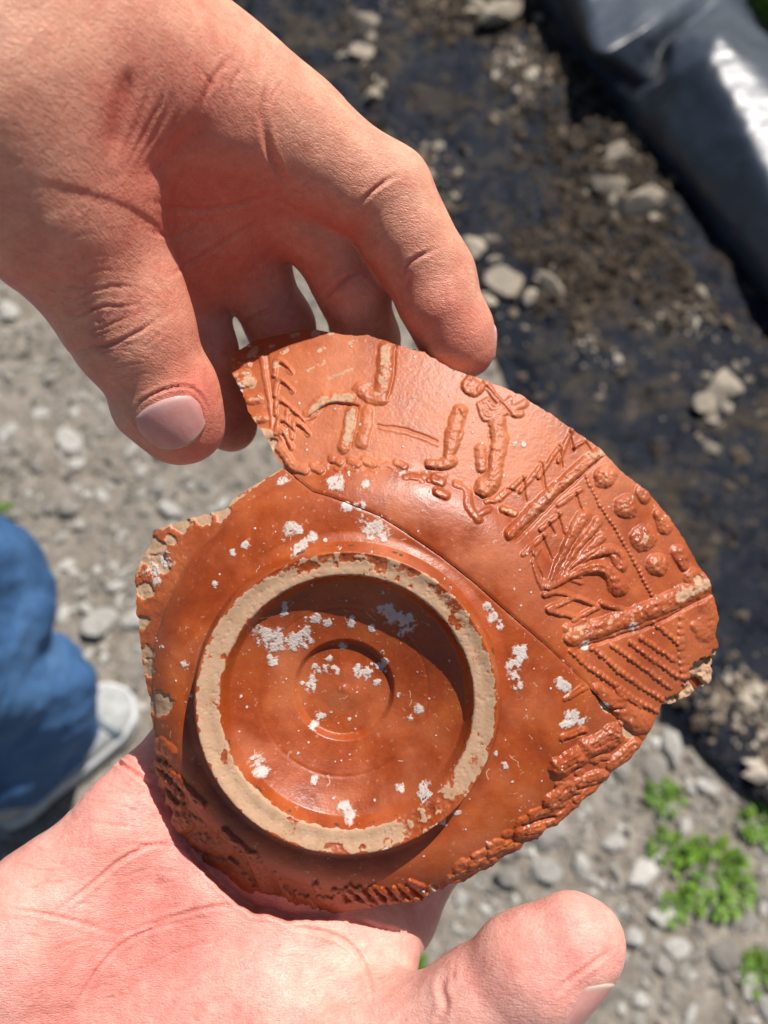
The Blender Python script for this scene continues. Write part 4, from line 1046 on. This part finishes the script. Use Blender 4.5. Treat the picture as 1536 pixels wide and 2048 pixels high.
# ------------------------------------------------------------------ jeans leg and shoe of a bystander
def person():
    h = 7.0
    F = Field(J(-520, 1800, 1000) - 80, J(330, 1000, 1000) + [160, 120, 0] , h) if False else None
    a1, a2, a3 = J(118, 1462, 1290), J(45, 1390, 1120), J(-420, 1290, 760)
    b2 = J(-55, 1190, 1010); b3 = J(-760, 960, 640)
    prims = [(a1, a2, 62, 88), (a2, a3, 88, 112), (J(-10, 1215, 1030), b2, 70, 92), (b2, b3, 92, 110), (J(30, 1500, 1240), J(-80, 1480, 1080), 82, 100)]
    lo = np.min([np.minimum(p[0] - p[2], p[1] - p[3]) for p in prims], 0) - 30; hi = np.max([np.maximum(p[0] + p[2], p[1] + p[3]) for p in prims], 0) + 30
    F = Field(lo, hi, h)
    for p in prims:
        sl, d = chain_field(F, [p], 1, 90); F.f[sl] = smin(F.f[sl], d, 26)
    V, Fc = surface_nets(F.f, F.lo, h); V = relax(V, Fc, 4)
    N = vnormals(V, Fc)
    w = V / 1000
    dsp = 14 * fbm(np.stack([w[:, 0] * 9 + w[:, 2] * 6, w[:, 1] * 22, w[:, 2] * 9], -1), 3, 91) + 5 * fbm(w * 26, 3, 92)
    V = V + N * dsp[:, None]
    g = G(130, 1480); o = np.array([g[0], g[1], 0])
    root = empty('person', o); tag(root, 'person in blue jeans and a pale grey canvas shoe at the left edge', 'person')
    t = NT('blue_denim')
    n = t.noise(3.2, 5, .62, dist=.4); n2 = t.noise(70, 4); wv = t.noise(900, 2)
    c = t.ramp(n, [(.3, (.026, .066, .155)), (.52, (.050, .125, .27)), (.74, (.11, .215, .38))])
    c = t.mix(.5, c, t.ramp(n2, [(.3, .7), (.7, 1.2)]), 'MULTIPLY')
    t.out(color=c, rough=.85, spec=.2, normal=t.bump(n2, .5, .006, t.bump(wv, .3, .001)))
    mesh_obj('jeans', to_world(V) - o, Fc, [t.m], root)
    # shoe: lofted upper on a rubber sole
    heel, toe = G(60, 1580), G(268, 1392)
    d = (toe - heel); L = np.linalg.norm(d[:2]); d /= L; s = np.array([-d[1], d[0], 0]); z0 = .0
    L = max(L, .27)
    st = np.linspace(0, 1, 28)
    hw = np.interp(st, [0, .04, .15, .35, .6, .8, .92, .98, 1], [.006, .026, .036, .036, .046, .048, .038, .020, .004])
    ht = np.interp(st, [0, .04, .2, .4, .55, .75, .9, .98, 1], [.03, .085, .095, .09, .075, .055, .046, .036, .028])
    nr = 18; Vv, Fv = [], []
    for i, t_ in enumerate(st):
        for k in range(nr):
            a = math.pi * k / (nr - 1)
            p = toe - d * L * (1 - t_) + s * hw[i] * math.cos(a) * (1.0 if abs(math.cos(a)) < .9 else .98)
            Vv.append(np.array([p[0], p[1], .024 + (ht[i] - .024) * max(0, math.sin(a)) ** .75]))
    for i in range(len(st) - 1):
        for k in range(nr - 1): Fv.append((i * nr + k, i * nr + k + 1, (i + 1) * nr + k + 1, (i + 1) * nr + k))
    t = NT('grey_canvas'); n = t.noise(60, 4); c = t.ramp(n, [(.3, (.26, .27, .27)), (.7, (.42, .42, .40))]); t.out(color=c, rough=.9, normal=t.bump(t.noise(400, 3), .4, .002), spec=.2)
    sh = mesh_obj('shoe', np.array(Vv) - o, np.array(Fv), [t.m], root)
    m = sh.modifiers.new('thickness', 'SOLIDIFY'); m.thickness = .003
    Sv, Sf = [], []
    ring = [(toe - d * L * (1 - t_), hw[i] + .006) for i, t_ in enumerate(st)]
    loop = [p + s * w_ for p, w_ in ring] + [p - s * w_ for p, w_ in ring[::-1]]
    loop = [loop[0] - d * .004] + loop[1:]
    n = len(loop)
    for z in (0.004, .014, .026, .030):
        for p in loop: Sv.append(np.array([p[0], p[1], z]))
    for r_ in range(3):
        for k in range(n): Sf.append((r_ * n + k, r_ * n + (k + 1) % n, (r_ + 1) * n + (k + 1) % n, (r_ + 1) * n + k))
    nn = len(st)
    for k in range(nn - 1):
        Sf.append((3 * n + k, 3 * n + k + 1, 3 * n + n - 2 - k, 3 * n + n - 1 - k))
    t = NT('rubber_sole'); c = t.ramp(t.noise(90, 3), [(.3, (.46, .46, .44)), (.7, (.64, .64, .62))]); t.out(color=c, rough=.7, spec=.3)
    mesh_obj('shoe_sole', np.array(Sv) - o, np.array(Sf), [t.m], root)
    # toe cap seam: a dark curved band across the shoe
    Bv, Bf = [], []
    for i, (t_, off) in enumerate(((.80, .0), (.835, .0))):
        for k in range(nr):
            a = math.pi * k / (nr - 1); w_ = np.interp(t_, st, hw) + .0012; hh = np.interp(t_, st, ht) + .0015
            p = toe - d * L * (1 - t_ + .05 * math.sin(a)) + s * w_ * math.cos(a)
            Bv.append(np.array([p[0], p[1], .025 + (hh - .024) * max(0, math.sin(a)) ** .75]))
    for k in range(nr - 1): Bf.append((k, k + 1, nr + k + 1, nr + k))
    t = NT('dark_trim'); t.out(color=(.10, .13, .15), rough=.8)
    b = mesh_obj('toe_band', np.array(Bv) - o, np.array(Bf), [t.m], root); m = b.modifiers.new('thickness', 'SOLIDIFY'); m.thickness = .002; m.offset = 1
person()

# ------------------------------------------------------------------ upper hand
def upper_hand():
    palm = [cap((-330, -330, 150, 27), (-120, -130, 152, 27)), cap((-330, -330, 185, 27), (-120, -130, 185, 27)),
            cap((-160, -110, 152, 24), (190, 110, 166, 17.8)), cap((190, 110, 166, 17.8), (425, 215, 182, 14.5)),      # index metacarpal
            cap((-100, -80, 172, 22), (500, 265, 192, 13.3)), cap((-100, -20, 192, 20), (455, 395, 206, 12.8)), cap((-110, 40, 202, 17), (380, 500, 214, 11.6)),
            cap((-140, -40, 152, 23), (-10, 190, 158, 19)), cap((-10, 190, 158, 19), (108, 385, 169, 15.6)),        # thumb metacarpal
            cap((60, 120, 165, 15), (330, 200, 181, 11)), cap((160, 110, 168, 14), (250, 190, 176, 11)), cap((205, 110, 170, 13.5), (330, 185, 183, 12.5)), cap((120, 240, 172, 12), (390, 235, 190, 9.5)),            # web
            cap((150, 180, 186, 14), (330, 420, 202, 13.8))]
    thumb = chain((-10, 190, 158, 18.5), (105, 385, 169, 15.0), (258, 640, 185, 12.4), (336, 795, 193, 11.2), (356, 828, 195, 9.6))
    thumb += [cap((318, 812, 196, 9.6), (352, 858, 197, 7.5)), cap((360, 830, 196, 8.8), (384, 858, 198, 6.5)), cap((235, 600, 182, 12.7), (265, 665, 185, 12.6))]
    index = chain((190, 110, 166, 16.8), (445, 215, 182, 14.1), (595, 285, 192, 12.6), (768, 387, 202, 11.2), (866, 555, 210, 10.0), (915, 665, 214, 8.8), (932, 700, 216, 7.4))
    index += [cap((640, 325, 195, 11.9), (690, 365, 198, 11.3)), cap((805, 470, 205, 10.6), (828, 510, 207, 10.1)), cap((872, 610, 209, 9.2), (898, 670, 213, 8.2))]
    middle = chain((300, 150, 188, 14), (520, 285, 195, 12.8), (622, 430, 206, 10.2), (704, 568, 217, 9.3), (732, 680, 227, 8.6), (735, 790, 230, 7.6))
    ring = chain((250, 260, 200, 13), (465, 400, 208, 12.2), (500, 530, 219, 9.3), (562, 655, 227, 8.7), (590, 770, 231, 8), (610, 850, 232, 7.0))
    little = chain((200, 350, 206, 12), (385, 510, 215, 10.2), (388, 605, 221, 7.9), (412, 700, 223, 7.8), (440, 800, 226, 7.8), (460, 850, 227, 7.5))
    lo = J(-520, -250, 200) * [1, 0, 0] + [0, J(0, 960, 240)[1], -246]
    hi = np.array([J(1000, 0, 205)[0] + 4, J(0, -480, 160)[1], -112])
    H = Hand(palm, [thumb, index, middle, ring, little], lo, hi, kp=15, kf=4, kpf=9)
    H.begin()
    T = dict(dmin=120, dmax=198)
    # thumb knuckle wrinkles
    for pts, w, d in (([(128, 612), (190, 580), (250, 572), (300, 585)], 3.0, .28), ([(140, 640), (200, 614), (255, 612), (290, 608)], 3.2, .34), ([(160, 665), (205, 655), (240, 640), (262, 640)], 2.8, .26),
                      ([(175, 690), (215, 690), (260, 672), (300, 650), (318, 634)], 3.6, .44), ([(245, 612), (250, 635), (238, 665)], 2.2, .2), ([(280, 606), (275, 630), (262, 652)], 2, .16), ([(200, 616), (196, 650), (205, 680)], 2, .16),
                      ([(170, 596), (168, 640)], 2, .12), ([(262, 580), (285, 600)], 2, .14), ([(280, 700), (320, 668), (340, 650)], 2.0, .16), ([(290, 720), (330, 690)], 1.8, .10), ([(200, 745), (250, 730), (300, 725)], 2.4, .12), ([(205, 765), (255, 752), (300, 745)], 2.2, .10), ([(150, 560), (200, 540), (260, 545)], 2.4, .12), ([(120, 540), (180, 512), (240, 515)], 2.4, .10), ([(100, 500), (160, 470), (215, 470)], 2.4, .08)):
        H.stroke(pts, w, d, **T)
    # nail fold and groove of the thumbnail
    H.stroke([(268, 836), (278, 808), (310, 786), (348, 774), (378, 774), (402, 792), (420, 826)], 3.2, .45, lip=.8, **T)
    H.stroke([(268, 838), (282, 866), (310, 884), (350, 892)], 3.0, .35, lip=.3, **T)
    # skin folds of the web between thumb and index
    for pts, w, d in (([(300, 160), (285, 220), (258, 290), (238, 345)], 5, .16), ([(325, 175), (305, 235), (272, 300), (246, 350)], 5, .16), ([(350, 185), (325, 240), (290, 305), (256, 358)], 5, .14), ([(380, 190), (345, 250), (305, 310), (266, 362)], 5, .14), ([(250, 140), (262, 180), (255, 230)], 5, .16), ([(395, 130), (430, 170), (455, 130)], 3, .2),
                      ([(475, 105), (440, 140), (410, 190), (395, 240)], 6, .25), ([(490, 125), (462, 175), (470, 215)], 4, .2), ([(540, 160), (530, 200), (528, 250), (545, 320), (585, 385)], 7, .6), ([(570, 160), (545, 190), (540, 220)], 3, .25), ([(330, 170), (320, 210), (300, 245)], 3, .25)):
        H.stroke(pts, w, d, dmin=125, dmax=195)
    H.stroke([(266, 120), (250, 200), (238, 265), (228, 335)], 22, .8, dmin=125, dmax=200, lip=0)
    H.stroke([(430, 225), (370, 285), (305, 345), (255, 385)], 22, .5, dmin=125, dmax=205, lip=0)
    # index finger joint creases
    for pts, w, d in (([(718, 415), (735, 392), (760, 370), (790, 352)], 4.5, .55), ([(722, 440), (738, 405)], 3, .25), ([(728, 380), (765, 352)], 2.5, .2), ([(806, 560), (815, 530), (840, 512), (872, 500)], 4.2, .5), ([(812, 580), (822, 548)], 3, .25), ([(835, 330), (850, 360)], 2.5, .12)):
        H.stroke(pts, w, d, dmin=160, dmax=215)
    # creases in the palm and on the deeper fingers
    for pts, w, d in (([(290, 400), (380, 420), (470, 410), (560, 385)], 5, .5), ([(285, 460), (360, 470), (420, 420)], 4, .35), ([(330, 560), (420, 500), (520, 440)], 4, .35), ([(640, 610), (665, 580), (700, 550), (725, 540)], 4, .5), ([(480, 650), (520, 628), (560, 615)], 4, .45), ([(560, 400), (600, 425)], 4, .4)):
        H.stroke(pts, w, d, dmin=165, dmax=235)
    rr = random.Random(11)
    def flow(n, box, ang, spread, dmin, dmax, L=(14, 40), dep=(.05, .13)):
        for _ in range(n):
            x, y = rr.uniform(box[0], box[2]), rr.uniform(box[1], box[3]); a = ang(x, y) + rr.gauss(0, spread); l = rr.uniform(*L)
            H.stroke([(x - l / 2 * math.cos(a), y - l / 2 * math.sin(a)), (x + rr.uniform(-2, 2), y + rr.uniform(-2, 2)), (x + l / 2 * math.cos(a), y + l / 2 * math.sin(a))], rr.uniform(1.2, 2.2), rr.uniform(*dep), dmin, dmax)
    flow(150, (0, 120, 330, 640), lambda x, y: -.45, .45, 120, 192)         # across the thumb
    flow(60, (130, 560, 340, 720), lambda x, y: -.25, .35, 120, 192, (18, 46), (.07, .16))
    flow(120, (0, 0, 540, 200), lambda x, y: -.9, .5, 120, 190)             # back of the hand
    flow(70, (540, 160, 900, 620), lambda x, y: 2.4, .5, 150, 215, (10, 26), (.04, .09))
    flow(50, (240, 340, 620, 600), lambda x, y: -.1, .6, 170, 225, (16, 60), (.05, .14))
    H.end()
    for c, r, a in ((J(360, 850, 182), 11, .55), (J(925, 690, 206), 14, .75), (J(700, 600, 208), 16, .35), (J(250, 640, 168), 13, .22), (J(790, 400, 187), 12, .22), (J(860, 560, 197), 10, .25), (J(450, 840, 214), 16, .7), (J(310, 230, 158), 22, .35), (J(450, 450, 185), 35, .45), (J(480, 170, 150), 14, .15), (J(412, 780, 182), 8, .6)):
        H.blush(c, r, a)
    ob = H.build('hand', M_SKIN_UP, (.15, -.62, -.77), J(300, 300, 165))
    tag(ob, 'tanned hand reaching down from the top left, pinching the sherd between thumb and fingers', 'hand')
    n = H.nail(J(258, 640, 185), J(345, 815, 194), (.05, -.08, 1.0), 13.6, 16.2, 6.4, 'thumbnail'); n['label'] = 'broad pink thumbnail facing the camera'
    H.nail(J(866, 555, 207), J(932, 700, 216), (.90, .35, -.20), 10.5, 10.5, 4.5)
    H.nail(J(724, 680, 227), J(735, 790, 230), (.3, .1, -1), 10, 10, 4)
    H.nail(J(590, 770, 231), J(610, 850, 232), (.1, .1, -1), 9.5, 9.5, 4)
    H.nail(J(450, 800, 227), J(470, 845, 228), (-.2, -.3, -1), 8.5, 8, 3.5)
upper_hand()

# ------------------------------------------------------------------ lower hand
def lower_hand():
    palm = [cap((-180, 2560, 200, 26), (60, 2280, 205, 24)), cap((-20, 2500, 212, 26), (200, 2260, 214, 24)),
            cap((-60, 2200, 206, 20), (80, 1860, 208, 15)), cap((80, 1860, 208, 15), (250, 1668, 211, 11.2)),     # little side, hypothenar
            cap((120, 2200, 216, 19), (420, 1770, 211, 12.5)), cap((200, 2200, 215, 18), (590, 1845, 210, 12.5)), cap((260, 2230, 214, 18), (715, 1905, 213, 12)),
            cap((260, 2300, 206, 22), (520, 2030, 207, 18)), cap((520, 2050, 207, 17), (640, 2000, 212, 14)),          # thenar
            cap((330, 2420, 200, 22), (720, 2150, 192, 16))]
    thumb = chain((400, 2330, 198, 20), (760, 2160, 190, 14.5), (962, 2008, 181, 11.0), (1075, 1938, 176, 10.7), (1146, 1892, 174, 9.1))
    thumb += [cap((1030, 1916, 178, 7.8), (1146, 1868, 176, 6.3)), cap((1146, 1870, 176, 6.6), (1184, 1872, 177, 5.6)), cap((1100, 1955, 177, 9.0), (1172, 1905, 177, 6.6))]
    index = chain((300, 2200, 214, 14), (725, 1895, 216, 11.5), (795, 1830, 231, 10.2), (875, 1690, 238, 9.6), (950, 1560, 243, 8.6), (985, 1480, 240, 7.6))
    middle = chain((250, 2150, 217, 14), (590, 1845, 214, 12), (650, 1740, 234, 9.8), (780, 1480, 244, 9.2), (850, 1340, 243, 8.2), (885, 1260, 238, 7.4))
    ring = chain((150, 2100, 217, 14), (420, 1770, 214, 12), (480, 1650, 233, 9.4), (620, 1400, 243, 8.8), (700, 1260, 242, 7.8), (740, 1190, 238, 7.2))
    little = chain((60, 2050, 212, 14), (255, 1660, 211, 10.8), (300, 1575, 214, 8.8), (405, 1420, 230, 7.8), (480, 1310, 236, 7.2), (520, 1250, 234, 6.6))
    lo = np.array([J(-420, 0, 212)[0], J(0, 2640, 212)[1], -258]); hi = np.array([J(1260, 0, 176)[0] + 3, J(0, 1170, 240)[1] + 10, -150])
    H = Hand(palm, [thumb, index, middle, ring, little], lo, hi, kp=14, kf=4, kpf=9)
    H.press(MAIN, lambda x, y: D0 - wall_z(x, y) + 1.3 + .0 * x, 170)
    H.begin()
    D = dict(dmin=165, dmax=240)
    for pts, w, d in (([(100, 1832), (170, 1780), (240, 1722), (300, 1692), (345, 1682)], 5, .50), ([(205, 1505), (260, 1540), (322, 1584)], 5, .7), ([(225, 1500), (290, 1545)], 3, .25), ([(250, 1690), (310, 1690), (380, 1692)], 3.5, .35), ([(0, 1815), (110, 1832), (237, 1868)], 4, .35), ([(237, 1868), (330, 1840), (420, 1815), (480, 1812)], 4.5, .40),
                      ([(140, 2030), (180, 1960), (230, 1900), (300, 1860), (400, 1835)], 4.5, .42), ([(20, 1720), (80, 1740), (140, 1740)], 3, .2), ([(160, 1640), (220, 1650), (290, 1655)], 3, .2), ([(120, 1690), (200, 1700)], 2.6, .18), ([(160, 1600), (230, 1610), (300, 1625)], 2.6, .16), ([(200, 1560), (260, 1590)], 2.6, .16), ([(60, 1770), (150, 1760), (210, 1735)], 2.6, .16),
                      ([(300, 1930), (360, 1900), (440, 1880)], 3, .16), ([(560, 1850), (660, 1868), (710, 1900), (735, 1950), (745, 2000)], 5, .5), ([(690, 1832), (750, 1852), (825, 1868)], 5, .6), ([(640, 1880), (690, 1900)], 3, .2), ([(480, 1930), (560, 1910), (640, 1920)], 3, .12),
                      ([(895, 1945), (882, 1975), (890, 2010), (880, 2040)], 9, .35), ([(910, 1930), (905, 1965)], 5, .12), ([(330, 1990), (420, 1960)], 3, .12), ([(100, 1900), (160, 1880), (220, 1880)], 2.6, .15), ([(40, 1860), (90, 1880)], 2.6, .14), ([(230, 1760), (300, 1740), (370, 1745)], 2.6, .16), ([(260, 1800), (330, 1780), (400, 1780)], 2.6, .14)):
        H.stroke(pts, w * .85, d * 1.5, **D)
    rr = random.Random(12)
    for n, box, ang, sp, L in ((130, (0, 1560, 420, 2040), -.25, .45, (16, 60)), (60, (380, 1860, 760, 2040), -.35, .6, (16, 50)), (40, (240, 1520, 330, 1640), .5, .5, (14, 36))):
        for _ in range(n):
            x, y = rr.uniform(box[0], box[2]), rr.uniform(box[1], box[3]); a = ang + rr.gauss(0, sp); l = rr.uniform(*L)
            H.stroke([(x - l / 2 * math.cos(a), y - l / 2 * math.sin(a)), (x + rr.uniform(-3, 3), y + rr.uniform(-3, 3)), (x + l / 2 * math.cos(a), y + l / 2 * math.sin(a))], rr.uniform(1.3, 2.6), rr.uniform(.08, .24), **D)
    H.stroke([(1104, 1995), (1130, 1968), (1176, 1934), (1226, 1898)], 4.5, .6, dmin=150, dmax=190)
    for px, py, r, h in ((560, 1990, 90, 1.6), (150, 1950, 90, .9), (330, 1770, 60, -.8), (220, 1600, 40, .8)): H.blob(px, py, r, h, 165, 240)
    H.end()
    for c, r, a in ((J(1170, 1880, 165), 12, .6), (J(1000, 1960, 170), 14, .25), (J(330, 1640, 205), 22, .6), (J(500, 1960, 195), 25, .35), (J(150, 2000, 195), 16, .45), (J(330, 1880, 198), 14, .4), (J(60, 1900, 200), 25, .25), (J(620, 1850, 215), 18, .5), (J(180, 1780, 205), 18, .2), (J(820, 1860, 222), 14, .6), (J(270, 1520, 220), 12, .45)):
        H.blush(c, r, a)
    ob = H.build('hand', M_SKIN_LO, (0, 0.05, 1), J(400, 1950, 215))
    tag(ob, 'fair open palm at the bottom with its thumb stretched out, carrying the sherd', 'hand')
    n = H.nail(J(965, 2000, 181), J(1135, 1890, 175), (.46, -.66, .62), 14.5, 13.5, 10.0, 'thumbnail'); n['label'] = 'thumbnail seen from its edge'
    for a, b in (((950, 1560, 243), (985, 1480, 240)), ((850, 1340, 243), (885, 1260, 238)), ((700, 1260, 242), (740, 1190, 238)), ((480, 1310, 236), (520, 1250, 234))):
        H.nail(J(*a), J(*b), (0, 0, -1), 10, 10, 4.5)
lower_hand()
